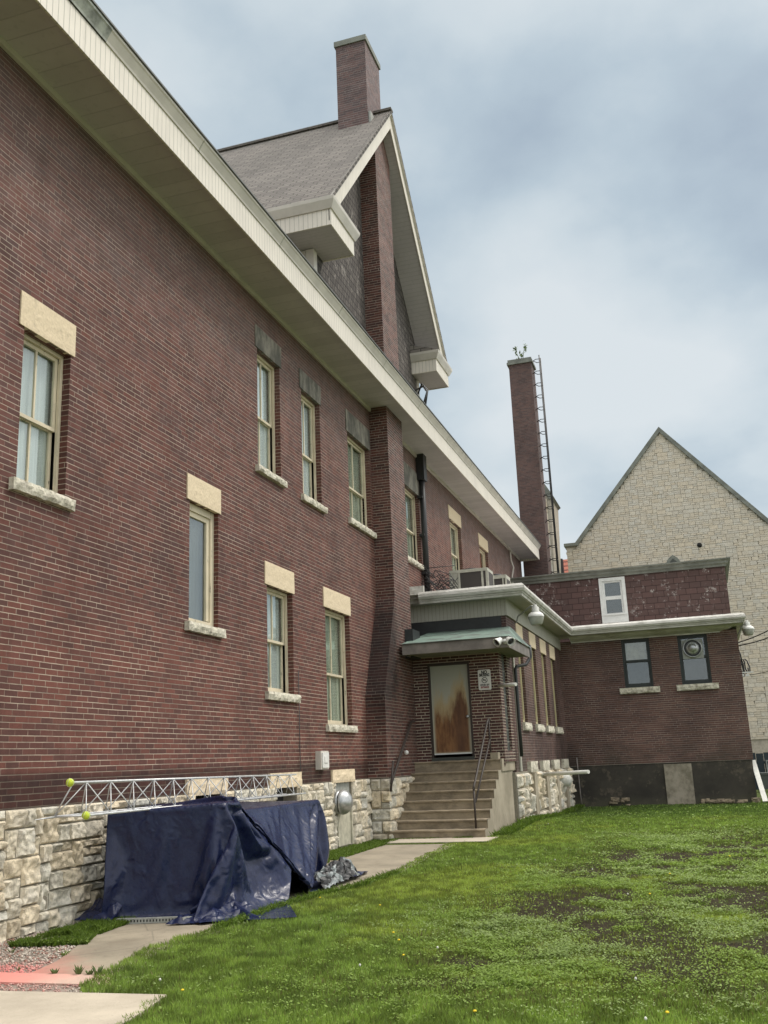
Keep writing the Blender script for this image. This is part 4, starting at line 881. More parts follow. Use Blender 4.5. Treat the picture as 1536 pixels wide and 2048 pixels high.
ac.location=(q[0],25.6,5.72); ac.scale=(k,1.0,(zt-5.72)/.74); ac['label']='largest and nearest of the air conditioning units on the annex roof'
q=at(1,28.2,966,1150); a2=dup(ac,(q[0],28.2,5.72),(.72,.9,(at(1,28.2,988,1151)[2]-5.72)/.74)); a2['label']='middle air conditioning unit, half hidden behind the largest one'
q=at(1,31.0,997,1168); a3=dup(ac,(q[0]-.2,31.0,5.72),(.72,.8,(at(1,31.0,1007,1167)[2]-5.72)/.74)); a3['label']='smallest looking and farthest air conditioning unit on the annex roof'
rs=random.Random(3); paths=[]
for i in range(26):
    y=24.6+rs.random()*1.0; x0=W+.25; p=[]; z=6.6-rs.random()*.8; 
    for k in range(7): p.append((x0+k*.14,y+rs.uniform(-.12,.12),z-k*.04+rs.uniform(-.16,.16)))
    paths.append(p)
paths.append([(W+.3,25.0,6.62),(W+1.1,25.3,6.68)])
cable('cable_tangle','tangled dark cables and branches between the black drainpipe and the largest air conditioner','cables',paths,.011,M['black'])
# ------------------------------------------------------------------ pipes annex
p=at(0,XA+.13,1026,1340)
dsx=XA+.12; dsy=24.45
pipe_thing('downspout','dark downspout with an elbow under the canopy beside the vestibule side window','downspout',[(-4.05,24.9,4.35),(-4.05,24.9,4.05),(-4.15,24.75,3.85),(-4.35,24.5,3.8),(dsx,dsy,3.72),(dsx,dsy,3.5),(dsx,dsy,2.5),(dsx,dsy,1.6)],.043,M['dmetal'])
q0=at(0,XA,1004,1373); q1=at(0,XA+.62,1039,1367)
pipe_thing('vent_pipe','short white plastic pipe sticking out beside the no smoking sign','pipe',[(XA-.05,23.0,float(at(0,XA,1004,1372)[2])),(-4.05,22.55,float(at(1,22.55,1039,1368)[2]))],.04,M['pvc'],'white plastic pipes sticking out of the annex')
q0=at(0,XA+.05,1083,1549); e=at(0,-2.9,1177,1543)
pipe_thing('vent_pipe','long white plastic pipe sticking out over the lawn from the annex stone base','pipe',[(XA+.0,float(q0[1]),float(q0[2])),tuple(map(float,at(1,float(q0[1])-1.2,1177,1543.5)))],.05,M['pvc'],'white plastic pipes sticking out of the annex')
q=at(0,XA+.2,1131,1560); mb=MB(); mb.lathe((XA+.05,float(q[1]),float(q[2])),[(.2,0),(.2,.20),(.17,.28),(.08,.34),(0,.35)],(1,0,0),18); o=build('dryer_vent',mb,M['pvc'],None,loc=(XA,float(q[1]),float(q[2]))); tag(o,'round white vent cap on the stone base below the long plastic pipe','vent')
q=at(1,YR-.08,1168,1600); cable('gas_pipe','thin dirty pipe standing against the dark painted base of the rear wing','pipe',[[(float(q[0])-.12,YR-.06,1.5),(float(q[0])-.1,YR-.06,.3),(float(q[0])-.08,YR-.1,.0)]],.02,M['cfascia'])
# corner cables
cx=XE+.06
def P(px,py,Y=YR+.1): return tuple(map(float,at(1,Y,px,py)))
paths=[[P(1478,1315),P(1484,1330),P(1489,1352),P(1490,1352)],[P(1480,1318),P(1482,1340),P(1488,1350)]]
lp=[(1489,1318),(1494,1322),(1499,1334),(1500,1342),(1495,1345),(1491,1338),(1489,1325),(1486,1318)]
paths.append([P(a,b) for a,b in lp]); paths.append([P(a-3,b+2) for a,b in lp[2:]]); paths.append([P(1477,1300),P(1481,1310),P(1484,1325)])
cable('cable_coil','coiled black service cables hanging at the outer corner of the rear wing','cables',paths,.022,M['black'])
mb=MB(); 
for a in (1485,1495): q=P(a,1350); mb.bx(q[0]-.05,q[0]+.05,q[1]-.05,q[1]+.05,q[2]-.05,q[2]+.03)
mb.bx(XE,XE+.35,YR+.05,YR+.15,P(1490,1345)[2]-.02,P(1490,1345)[2]+.02); o=build('insulator_bracket',mb,M['sign_w'],None,loc=P(1490,1350)); tag(o,'small white insulators below the coiled cables on the rear wing corner','insulator')
for (p0,p1,lb) in (((1474,1286),(1560,1222),'upper overhead wire from the rear wing corner'),((1475,1292),(1560,1255),'second overhead wire from the rear wing corner'),((1500,1350),(1560,1325),'lowest thin overhead wire leaving the insulators of the rear wing')):
    a=P(*p0); b=tuple(map(float,at(1,28,p1[0]+120,p1[1]-90))); m=[((1-t)*a[0]+t*b[0],(1-t)*a[1]+t*b[1],(1-t)*a[2]+t*b[2]-.35*math.sin(math.pi*t)) for t in [k/10 for k in range(11)]]
    if p0[0]==1500: m=[(x,y,z) for x,y,z in m]
    cable('overhead_wire',lb,'wire',[m],.018 if p0[0]!=1500 else .01,M['black'])
# ------------------------------------------------------------------ smokestack
sk=thing('smokestack','tall square brick smokestack behind the far end of the brick house','chimney',(-6.4,43.3,0))
mb=MB(); mb.hexa([(-7.0,42.8,0),(-5.86,42.8,0),(-5.86,43.9,0),(-7.0,43.9,0),(-6.92,42.83,19.5),(-5.87,42.83,19.5),(-5.87,43.87,19.5),(-6.92,43.87,19.5)]); build('shaft',mb,M['stack'],sk)
mb=MB(); mb.bx(-7.0,-5.80,42.75,43.94,19.5,19.62); mb.bx(-6.96,-5.84,42.79,43.9,19.62,19.75); build('cap',mb,M['cop'],sk)
ld=MB()
for y in (43.1,43.5): ld.tube([(-5.5,y,8.0),(-5.5,y,19.9)],.028,6)
for k in range(20): z=8.3+k*.6; ld.tube([(-5.5,43.1,z),(-5.5,43.5,z)],.02,5); ld.tube([(-5.87,43.1,z-.1),(-5.68,43.12,z+.02),(-5.5,43.1,z)],.018,5); ld.tube([(-5.87,43.5,z+.12),(-5.68,43.5,z+.0),(-5.5,43.5,z)],.018,5)
build('ladder',ld,M['black'],sk)
# weeds on top
def leaves(mb,c,n,spread,h,rs,size=.06):
    for i in range(n):
        a=rs.random()*6.28; d=rs.random()*spread; z=rs.random()*h; p=Vector(c)+Vector((math.cos(a)*d*(.4+z/h*.6),math.sin(a)*d*(.4+z/h*.6),z)); s=size*(.5+rs.random()); 
        u=Vector((rs.uniform(-1,1),rs.uniform(-1,1),rs.uniform(-.3,.8))).normalized(); v=u.orthogonal().normalized(); mb.face([p-u*s,p+v*s*.45,p+u*s,p-v*s*.45])
rs=random.Random(5)
t=thing('weed_plant','leafy weed sprouting from the top of the tall brick smokestack','plant',(-6.3,43.2,19.7)); mb=MB(); lf=MB()
for dx,h,l in ((-.16,.75,-.22),(.0,.45,.02),(.12,.95,.22)): mb.tube([(-6.35+dx*.3,43.2,19.7),(-6.35+dx,43.2,19.7+h*.5),(-6.35+dx+l*.6,43.2,19.7+h)],[.02,.015,.008],5); leaves(lf,(-6.35+dx+l*.4,43.2,19.75+h*.45),22,.13,h*.6,rs,.07)
leaves(lf,(-6.35,43.2,19.7),40,.35,.22,rs,.07); build('stem',mb,M['leafst'],t); build('leaves',lf,M['leafst'],t)
# ------------------------------------------------------------------ church
ch=thing('stone_church','pale limestone church gable with grey coping behind the rear wing','church',(-.7,60,0))
YC=60; FC=F('y',YC); ax,az=-.69,20.72; lx,rx,sz=-6.3,4.92,14.12
mb=MB(); mb.cur=1; poly=[(-7.0,-.3),(5.65,-.3),(5.65,sz),(rx,sz),(ax,az),(lx,sz),(-7.0,sz)]
mb.prism(poly,lambda p,t_:(p[0],YC+.02+(.9 if not t_ else 0),p[1])); mb.cur=0
rs=random.Random(9)
def inside(u,z): 
    if z<sz: return -7.0<=u<=5.65
    return abs(u-ax)<(az-z)/(az-sz)*5.61
def ok(z,u): return inside(u,z)
for (a,b,c,d) in ashlar(-7.0,5.65,2.0,21.0,.125,5,flat=True):
    uc,zc=(a+b)/2,(c+d)/2
    if not inside(uc,zc): continue
    g=.007; mb.tc=tintv(rs,.05,.03); pr=rs.uniform(.035,.05)
    # clip blocks at the coping line
    if d>sz:
        hw0=max(0,(az-c)/(az-sz)*5.61); hw1=max(0,(az-d)/(az-sz)*5.61)
        q=[(max(a+g,ax-hw0),c+g),(min(b-g,ax+hw0),c+g),(min(b-g,ax+hw1),d-g),(max(a+g,ax-hw1),d-g)]
        if q[0][0]>=q[1][0] or q[2][0]<=q[3][0]: 
            continue
    else: q=[(a+g,c+g),(b-g,c+g),(b-g,d-g),(a+g,d-g)]
    if rs.random()<.25: k=rs.uniform(-.06,.06); q=[q[0],q[1],(q[2][0]+k,q[2][1]),(q[3][0]+k,q[3][1])] if d<=sz else q
    fr=[(x,YC-pr+rs.uniform(-.006,.006),z) for x,z in q]; bk=[(x,YC+.02,z) for x,z in q]
    mb.face(fr)
    for i in range(4): j=(i+1)%4; mb.face([fr[i],fr[j],bk[j],bk[i]])
mb.tc=(1,1,1)
build('gable_wall',mb,[M['church'],M['joint_c']],ch)
mb=MB(); t_=.28
for s in (-1,1):
    ex_=lx if s<0 else rx
    mb.prism([(ex_-s*-.0,sz-.05),(ax,az-.05),(ax,az+.30),(ex_+s*.22,sz+.05)],lambda p,q:(p[0],YC-.16 if q else YC+1.0,p[1]))
    mb.bx(*( (-7.12,lx+.05) if s<0 else (rx-.05,5.77)),YC-.18,YC+1.0,sz-.02,sz+.16)
    xs=(-7.2,-6.9)
build('coping',mb,M['cop'],ch)
q=at(1,YC,1345,1110); wq=float(q[0]); wz=float(q[2])
mb=MB(); pts=[]
for k in range(9): a=k/8; pts.append((wq-.75+.75*math.sin(a*math.pi/2),wz-1.3+1.3*(1-math.cos(a*math.pi/2))**.6 if 0 else wz-1.25+1.25*math.sin(a*math.pi/2)**1.0*(a**.3)))
L_=[(wq-.62,wz-3),(wq-.62,wz-1.1),(wq-.5,wz-.6),(wq-.28,wz-.22),(wq,wz)]; poly=L_+[(2*wq-x,z) for x,z in L_[-2::-1]]
mb.prism(poly,lambda p,q:(p[0],YC-.075 if q else YC,p[1])); wn=build('window',mb,M['cop'],ch,label='tip of a pointed arch window above the rear wing roof')
mb=MB(); mb.prism([(wq+(x-wq)*.75,z-.22) for x,z in poly],lambda p,q:(p[0],YC-.085 if q else YC-.06,p[1])); build('pane',mb,M['glassblock'],wn)
mb=MB(); 
for s in (-1,1): mb.prism([((lx-.6) if s<0 else rx+.6,sz-.3),(ax,az-.1),(ax,az-.3),((lx-.6) if s<0 else rx+.6,sz-.5)],lambda p,q:(p[0],YC+1.0 if not q else YC+25,p[1]))
build('roof',mb,M['tiles'],ch)
mb=MB(); mb.bx(-6.9,5.5,YC+1,YC+25,-.3,sz-.3); build('nave_wall',mb,M['joint_c'],ch)
# hole
q=at(1,YC-.07,1399,1090); o=MB(); o.lathe((float(q[0]),YC-.06,float(q[2])),[(.15,0),(.15,.02),(0,.02)],(0,-1,0),7); build('wall_hole',o,M['dark'],ch)
# side transept with red tiles + stone buttress
x0=float(at(1,66,1105,1120)[0]); x1=float(at(1,66,1136,1120)[0]); zt=float(at(1,66,1120,1103)[2])
mb=MB(); mb.face([(x0-.6,66,zt-6),(x1+.6,66,zt-6),(x1+.6,69,zt),(x0-.6,69,zt)]); mb.face([(x0-.6,66,0),(x1+.6,66,0),(x1+.6,66,zt-6),(x0-.6,66,zt-6)])
mb.slopeuv=lambda P:np.stack([P[:,0],P[:,2]],1)
o=build('side_roof',mb,M['tiles'],ch); mb=MB(); q=at(1,65.9,1122,1120); mb.bx(float(q[0])-.12,float(q[0])+.14,65.5,66,5,zt-.6)
build('rain_pipe',mb,M['black'],ch)
TWW=1.3
tw=thing('stone_tower','narrow pale stone tower with pitched top behind the smokestack ladder','tower',(-9,56,0))
def tx(px,py,Y=56): q=at(1,Y,px,py); return float(q[0]),float(q[2])
a=tx(1109,1150); b=tx(1098,990); c=tx(1084,968)
mb=MB(); mb.cur=1; mb.prism([(a[0]-TWW,0),(a[0],0),(a[0],a[1]),(b[0]+.1,b[1]),(c[0]-.1,c[1]+.35),(a[0]-TWW,c[1]+.2)],lambda p,q:(p[0],56.02 if q else 59,p[1]))
mb.cur=0; rs=random.Random(4)
for (p,r_,s_,u_) in ashlar(a[0]-TWW,a[0]-.05,6,b[1]-.2,.22,8):
    mb.tc=tintv(rs,.12,.08); g=.02; y=56-rs.uniform(.03,.07); mb.face([(p+g,y,s_+g),(r_-g,y,s_+g),(r_-g,y,u_-g),(p+g,y,u_-g)])
mb.tc=(1,1,1); build('wall',mb,[M['church'],M['joint_c']],tw)
mb=MB(); mb.prism([(b[0]+.25,b[1]-.1),(c[0]-.1,c[1]+.45),(c[0]-.3,c[1]+.25),(b[0]-.0,b[1]-.3)],lambda p,q:(p[0],55.9 if q else 59.1,p[1])); build('coping',mb,M['cop'],tw)
# ------------------------------------------------------------------ far right: board, fence, bin
def P2(px,py,Y): return tuple(map(float,at(1,Y,px,py)))
a=P2(1506,1521,34.3); b=P2(1531,1603,33.2)
t0=Vector(a); t1=Vector(b); d=(t1-t0).normalized(); s=Vector((1,0,0)); s=(s-d*s.dot(d)).normalized()*.075; n=d.cross(s).normalized()*.02
mb=MB(); mb.hexa([t1-s-n,t1+s-n,t1+s+n,t1-s+n,t0-s-n,t0+s-n,t0+s+n,t0-s+n]); o=build('white_board',mb,M['pvc'],None,loc=tuple(t1)); tag(o,'long white board leaning against the outer corner of the rear wing','board')
f0=P2(1500,1506,44); zf=f0[2]
t=thing('dark_fence','blue grey boarded fence between the rear wing and the church','fence',(3,44,0))
for i in range(14):
    mb=MB(); x=1.5+i*.3; mb.bx(x,x+.28,44,44.05,-.1,zf-.03*(i%2)); build('board',mb,M['fence'],t)
mb=MB(); mb.bx(1.4,6,44.05,44.12,zf-.45,zf-.35); build('cross_bar',mb,M['fence'],t)
q=P2(1531,1520,43.9); mb=MB()
q1=P2(1545,1545,43.9)
mb.bx(q[0],q1[0],43.88,43.93,q[2]-.06,q[2]); mb.bx(q[0],q[0]+.06,43.88,43.93,q1[2],q[2]-.06); mb.bx(q[0],q1[0],43.88,43.93,q1[2]-.06,q1[2]); o=build('notice_frame',mb,M['fwhite'],t,label='pale square frame on the fence')
q=P2(1518,1547,42); t=thing('grey_bin','grey wheeled bin standing in front of the blue grey fence','bin',(q[0]+.45,42,0)); mb=MB()
mb.hexa([(q[0]+.06,41.75,0),(q[0]+.8,41.75,0),(q[0]+.8,42.35,0),(q[0]+.06,42.35,0),(q[0],41.7,q[2]-.05),(q[0]+.86,41.7,q[2]-.05),(q[0]+.86,42.4,q[2]-.05),(q[0],42.4,q[2]-.05)]); build('body',mb,M['bin'],t)
mb=MB(); mb.bx(q[0]-.03,q[0]+.9,41.66,42.42,q[2]-.048,q[2]+.03); build('lid',mb,M['bin'],t)
# ------------------------------------------------------------------ ground
def ss(a,b,x): t=np.clip((x-a)/(b-a),0,1); return t*t*(3-2*t)
def gz(x,y):
    x=np.asarray(x,float); y=np.asarray(y,float)
    return -.10*ss(16,33,y)+.13*np.exp(-((x+4.2)**2/1.2+(y-24.5)**2/9))+.02*np.sin(x*1.3+1)*np.sin(y*.9)*ss(-4.2,-3,x)
def vnoise(x,y,seed=0):
    xi=np.floor(x).astype(np.int64); yi=np.floor(y).astype(np.int64); fx=x-xi; fy=y-yi; fx=fx*fx*(3-2*fx); fy=fy*fy*(3-2*fy)
    def h(a,b):
        n=(a*374761393+b*668265263+seed*974634777)&0xffffffff; n=((n^(n>>13))*1274126177)&0xffffffff; return ((n^(n>>16))&0xffff)/65535.
    return (h(xi,yi)*(1-fx)+h(xi+1,yi)*fx)*(1-fy)+(h(xi,yi+1)*(1-fx)+h(xi+1,yi+1)*fx)*fy
def fbm(x,y,s,seed=0,o=4):
    v=0;a=.5;t=0
    for k in range(o): v=v+a*vnoise(x*s,y*s,seed+k*17); t+=a; a*=.5; s*=2.03
    return v/t
RY=[4,6.18,6.91,6.93,7.5,8.64,10.04,11,12.2,13.04,14.5,16,18.6,19.55,19.6,20.6,20.61,40]; RX=[-3.75,-3.87,-3.98,-4.65,-4.95,-5.10,-5.02,-5.02,-4.90,-4.66,-4.62,-4.78,-4.95,-5.0,-4.3,-4.3,-4.52,-4.4]
LY=[7.5,8.0,8.6,9.2,10.2,12,15,19.5]; LX=[-5.62,-5.72,-5.95,-6.25,-6.35,-6.35,-6.4,-6.5]
def xright(y): return np.interp(y,RY,RX)
def xleft(y): return np.interp(y,LY,LX)
def soil():
    n=NT('lawn_soil'); a=n.attr('tint'); f=n.noise(9,7,.7); g=n.noise(60,4,.65)
    c=n.mix(n.rng(f,.35,.65),n.mix(1,a,(.62,.6,.55),'MULTIPLY'),a); c=n.mix(n.rng(g,.4,.7,0,.6),c,n.mix(1,c,(.4,.4,.4),'MULTIPLY')); return n.fin(c,.95,n.bump(n.math('ADD',f,n.math('MULTIPLY',g,.6)),1,.04),spec=.1)
M['soil']=soil()
def zone(x,y):
    "weed share, bare share and hue for a lawn point"
    p1=fbm(x,y,.42,3); p2=fbm(x,y,1.1,9); p3=fbm(x+5,y*.8,.75,21,5)
    cen=ss(-3.6,-2.0,x+1.2*(p1-.5)-.05*(y-9))*ss(6.4,8.2,y)*(1-ss(19,24,y))
    weed=cen*ss(.36,.50,p1*.5+p2*.5+.04)
    bare=cen*ss(.495,.575,p3*.6+fbm(x,y,2.6,40)*.4)
    # trodden strip running diagonally through the middle of the lawn
    dl=np.abs((x+.9)+.20*(y-10.)-.5*(p1-.5)); 
    bare=np.maximum(bare,cen*ss(.75,.2,dl)*ss(.38,.52,fbm(x,y,1.6,77))*ss(22,17,y)*.95) if False else np.maximum(bare,cen*(1-ss(.25,.8,dl))*ss(.40,.52,fbm(x,y,1.6,77))*(1-ss(17,22,y))*.9)
    yel=ss(.5,.66,fbm(x,y,.6,55))
    return weed,bare,yel,cen
def lawn():
    nx,ny=190,330; xs=np.linspace(-7.15,16,nx); ys=5+(np.linspace(-.55,1,ny))**1*43; X,Y=np.meshgrid(xs,ys); Z=gz(X,Y)-.012
    edge=(X<xright(Y))&(Y<20.6); Z=np.where(edge,Z-.0,Z)
    b=(X>15.8)|(Y>47.5)|(Y<-18); Z=np.where(b,-.3,Z)
    weed,bare,yel,cen=zone(X,Y)
    g=np.array([.10,.14,.032]); d=np.array([.055,.045,.028]); C=g[None,None]*(1-np.maximum(bare,.25*weed)[...,None])+d*np.maximum(bare,.25*weed)[...,None]
    out=((Y<5.7)|(X>.34*Y+.5)|(Y>35))&(X>xright(Y)); C=np.where(out[...,None],np.array([.13,.17,.055]),C)
    gr=(X<xleft(np.clip(Y,7.5,19)))&(Y<8.75); C=np.where(gr[...,None],np.array([.22,.18,.14]),C)
    V=np.stack([X,Y,Z],-1).reshape(-1,3); i=np.arange(nx*ny).reshape(ny,nx); Fc=np.stack([i[:-1,:-1],i[:-1,1:],i[1:,1:],i[1:,:-1]],-1).reshape(-1,4)
    me=bpy.data.meshes.new('lawn'); me.from_pydata(V.tolist(),[],Fc.tolist()); ca=me.color_attributes.new('tint','FLOAT_COLOR','POINT'); ca.data.foreach_set('color',np.c_[C.reshape(-1,3),np.ones(nx*ny)].astype(np.float32).ravel())
    me.materials.append(M['soil']); me.polygons.foreach_set('use_smooth',[True]*len(me.polygons)); o=bpy.data.objects.new('lawn',me); col.objects.link(o); tag(o,'patchy green lawn between the house and the rear wing','lawn',kind='structure')
lawn()
mb=MB(); mb.face([(-400,-300,-.16),(400,-300,-.16),(400,600,-.16),(-400,600,-.16)]); o=build('ground',mb,plain('far_ground',(.15,.16,.09),.95,vs=.3),None); tag(o,'flat ground reaching away behind the buildings','ground',kind='structure')
def poly_slab(name,pts,z,th,m,label):
    mb=MB(); mb.prism(pts,lambda p,t_:(p[0],p[1],z if t_ else z-th)); o=build(name,mb,m,None); tag(o,label,'path',kind='structure')
ysp=[7.52,8.0,8.6,9.2,10.2,12,14.0]
poly_slab('path',[(float(xleft(y)),y) for y in ysp]+[(float(xright(y))-(-.12),y) for y in reversed(ysp)],.012,.12,M['path'],'worn concrete path with red paint overspray at its near end')
ysp=[14.02,16,18.0,19.45]
poly_slab('path',[(float(xleft(y)),y) for y in ysp]+[(float(xright(y))+.12,y) for y in reversed(ysp)],.010,.12,M['path'],'farther slab of the worn concrete path leading to the steps')
poly_slab('path',[(-6.4,19.6),(-4.35,19.62),(-4.3,20.62),(-6.5,20.62)],.035,.15,M['slab'],'pale concrete pad at the foot of the steps')
poly_slab('path',[(-9,3.0),(-3.72,3.0),(-3.85,6.18),(-3.97,6.91),(-9,6.72)],.02,.14,M['slab'],'pale concrete slab in the near left corner')
def st_pink(n,c):
    x,y=P3(n)[0],P3(n)[1]; k=n.rng(n.math('ADD',x,n.math('MULTIPLY',n.math('SUBTRACT',n.noise(2.5,5,.65),.5),1.4)),-5.75,-4.95,.80,.14); return n.mix(k,c,(.66,.20,.17))
M['pink']=conc('red_sprayed_concrete',(.62,.50,.40),(.44,.35,.28),2.5,st_pink)
poly_slab('path',[(-9,7.10),(-4.62,7.17),(-4.86,7.5),(-9,7.5)],.016,.1,M['pink'],'narrow concrete strip covered with red overspray')
poly_slab('gravel_bed',[(-7.03,6.74),(-4.55,6.925),(-4.8,7.5),(-5.6,7.5),(-5.9,8.7),(-7.03,9.6)],.0,.1,plain('gravel_fines',(.36,.29,.24),.95,vs=30,var=.25),'bed of small stones under the gravel')
def scatter(name,V,Fa,C,m,label,cat,kind='stuff'):
    me=bpy.data.meshes.new(name); nv=len(V); nf=len(Fa); k=Fa.shape[1]
    me.vertices.add(nv); me.vertices.foreach_set('co',V.astype(np.float32).ravel()); me.loops.add(nf*k); me.loops.foreach_set('vertex_index',Fa.astype(np.int32).ravel())
    me.polygons.add(nf); me.polygons.foreach_set('loop_start',np.arange(0,nf*k,k,dtype=np.int32)); me.update(calc_edges=True)
    ca=me.color_attributes.new('tint','FLOAT_COLOR','POINT'); ca.data.foreach_set('color',np.c_[C,np.ones(nv)].astype(np.float32).ravel()); me.materials.append(m)
    o=bpy.data.objects.new(name,me); col.objects.link(o); tag(o,label,cat,kind=kind); return o
def leafmat():
    n=NT('grass_blades'); a=n.attr('tint'); n.t.nodes.remove(n.b); d=n.N('ShaderNodeBsdfDiffuse'); tr=n.N('ShaderNodeBsdfTranslucent'); gl=n.N('ShaderNodeBsdfGlossy'); gl.inputs['Roughness'].default_value=.45
    n.L(a,d.inputs[0]); n.L(n.mix(1,a,(1,1.1,.6),'MULTIPLY'),tr.inputs[0]); gl.inputs[0].default_value=(.35,.38,.3,1)
    m1=n.N('ShaderNodeMixShader'); m1.inputs[0].default_value=.45; n.L(d.outputs[0],m1.inputs[1]); n.L(tr.outputs[0],m1.inputs[2]); m2=n.N('ShaderNodeMixShader'); m2.inputs[0].default_value=.05; n.L(m1.outputs[0],m2.inputs[1]); n.L(gl.outputs[0],m2.inputs[2]); n.L(m2.outputs[0],n.out.inputs[0]); return n.m
M['blade']=leafmat()
def stoned():
    n=NT('gravel_stones'); a=n.attr('tint'); return n.fin(a,.85)
M['gstone']=stoned()
BV=[];BF=[];BC=[];nb=0
def add_blades(x,y,h,wd,c,lean=.5):
    global nb
    n=len(x); z=gz(x,y)-.01; an=rng.random(n)*6.283; la=rng.random(n)*6.283; l=lean*h*rng.random(n)
    dx,dy=np.cos(an)*wd/2,np.sin(an)*wd/2; lx,ly=np.cos(la)*l,np.sin(la)*l
    v=np.stack([np.stack([x-dx,y-dy,z],1),np.stack([x+dx,y+dy,z],1),np.stack([x+dx*.8+lx*.4,y+dy*.8+ly*.4,z+h*.55],1),np.stack([x+lx,y+ly,z+h*(1-.3*lean*rng.random(n))],1)],1)
    BV.append(v.reshape(-1,3)); BF.append(nb+np.arange(n*4).reshape(n,4)); nb+=n*4
    cc=np.repeat(c[:,None,:],4,1); cc[:,:2]*=.8; BC.append(cc.reshape(-1,3))
def add_leaves(x,y,h,s,c,tilt=.5):
    global nb
    n=len(x); z=gz(x,y)+h; an=rng.random(n)*6.283; u=np.stack([np.cos(an),np.sin(an),tilt*(rng.random(n)-.5)*2],1)*s[:,None]; v=np.stack([-np.sin(an),np.cos(an),tilt*(rng.random(n)-.5)*2],1)*s[:,None]*.7; p=np.stack([x,y,z],1)
    q=np.stack([p-u,p+v,p+u,p-v],1); BV.append(q.reshape(-1,3)); BF.append(nb+np.arange(n*4).reshape(n,4)); nb+=n*4; BC.append(np.repeat(c[:,None,:],4,1).reshape(-1,3))
def visx(y):  # visible x range at depth y
    return float(at(2,0,0,2040)[0])*0-0.62*y-.8, .12*y+.9+ y*.14
def lawn_zone(y0,y1,den,hm,wm,leafden,ls):
    a,b=-.62*y1-.5,.32*y1+.4; a=max(a,-5.4)
    if y0>20: a=-4.5
    n=int((b-a)*(y1-y0)*den); x=rng.uniform(a,b,n); y=rng.uniform(y0,y1,n)
    keep=(x>xright(y)+.05*(fbm(x,y,6,5)-.75)*5); keep&=~((y>33.85)&(x<1.35)); x,y=x[keep],y[keep]
    weed,bare,yel,cen=zone(x,y); pr=1-.62*bare-.35*weed; k=rng.random(len(x))<pr; x,y,weed,bare,yel,cen=[q[k] for q in (x,y,weed,bare,yel,cen)]
    n=len(x); f=fbm(x,y,1.3,101)[:,None]; g0=np.array([.255,.35,.085]); g1=np.array([.34,.41,.095]); g2=np.array([.205,.29,.08]); c=g0*(1-yel[:,None])+g1*yel[:,None]
    c=c*(1-.5*ss(.5,.7,f))+g2*.5*ss(.5,.7,f); dry=np.array([.21,.18,.085]); dm=(rng.random(n)<(.04+.30*bare+.08*weed))[:,None]; c=np.where(dm,dry,c)
    lush=ss(24,30,y)[:,None]; c=c*(1-lush)+np.array([.135,.205,.055])*lush
    cl_=fbm(x,y,7,203)[:,None]; c=c*(.62+.65*rng.random((n,1)))*(.72+.62*ss(.35,.68,cl_)); c=c*(1-.3*bare[:,None]); tall=(.7+.7*fbm(x,y,3,7))*(1-.45*cen)
    add_blades(x,y,hm*tall*(.6+.7*rng.random(n)),wm*(.7+.6*rng.random(n)),c)
    n=int((b-a)*(y1-y0)*leafden); x=rng.uniform(a,b,n); y=rng.uniform(y0,y1,n); keep=(x>xright(y)+.05); x,y=x[keep],y[keep]; weed,bare,yel,cen=zone(x,y)
    cl=ss(.5,.62,fbm(x,y,5,33)); k=rng.random(len(x))<(weed*(1-.93*bare)*(.45+.55*cl)+.10*cl*(1-bare)); x,y,yel,weed=x[k],y[k],yel[k],weed[k]; n=len(x)
    pale=ss(.45,.62,fbm(x,y,.9,64))[:,None]; c=np.array([.25,.35,.085])*(1-pale)+np.array([.29,.375,.14])*pale; c=c*(.6+.55*rng.random((n,1)))
    add_leaves(x,y,.008+.035*rng.random(n)*(.5+cl[k]),ls*(.6+.8*rng.random(n)),c)
lawn_zone(5.6,9.2,9500,.052,.0065,9500,.0098)
lawn_zone(9.2,14,4800,.05,.009,5200,.0115)
lawn_zone(14,22,2100,.05,.014,2200,.017)
lawn_zone(22,36,750,.045,.024,500,.028)
scatter('grass',np.concatenate(BV),np.concatenate(BF),np.concatenate(BC),M['blade'],'lawn grass with patches of clover and bare soil','grass')
# weedy strip between the house wall and the path
BV=[];BF=[];BC=[];nb=0
def strip(n,y0,y1,xa,xb,thr,h,seed,w_=.009):
    x=rng.uniform(0,1,n); y=rng.uniform(y0,y1,n); a=xa(y); b=xb(y); x=a+(b-a)*x; k=fbm(x,y,2.2,seed)>thr; x,y=x[k],y[k]; n=len(x); c=np.array([.13,.20,.035])*(.6+.7*rng.random((n,1))); add_blades(x,y,h*(.5+rng.random(n)),np.full(n,w_),c,.8)
    m=n//2; c=np.array([.16,.23,.05])*(.6+.7*rng.random((m,1))); add_leaves(x[:m],y[:m],h*.3+h*.5*rng.random(m),.013*(.6+.8*rng.random(m)),c,.7)
strip(22000,8.6,10.4,lambda y:np.full_like(y,-6.95)+.25,lambda y:xleft(y)+.1,.40,.07,3)
strip(16000,15.5,20.5,lambda y:np.full_like(y,-6.95),lambda y:xleft(y)+.15,.36,.07,8,.012)
strip(5000,7.3,8.6,lambda y:np.full_like(y,-6.9),lambda y:xleft(np.clip(y,7.5,9))+.0,.60,.05,14)
strip(5000,19.45,19.62,lambda y:np.full_like(y,-6.6),lambda y:np.full_like(y,-4.3),.3,.04,5,.012)
strip(3000,9.6,14.5,lambda y:xright(y)-.02,lambda y:xright(y)+.12,.2,.085,66)
strip(2500,20.5,20.62,lambda y:np.full_like(y,-6.6),lambda y:np.full_like(y,-4.4),.5,.07,25,.012)
strip(6000,20.7,33.8,lambda y:np.full_like(y,-4.46),lambda y:np.full_like(y,-4.1),.4,.12,35,.02)
scatter('weeds',np.concatenate(BV),np.concatenate(BF),np.concatenate(BC),M['blade'],'low weeds along the foot of the walls and in the path edges','weeds')
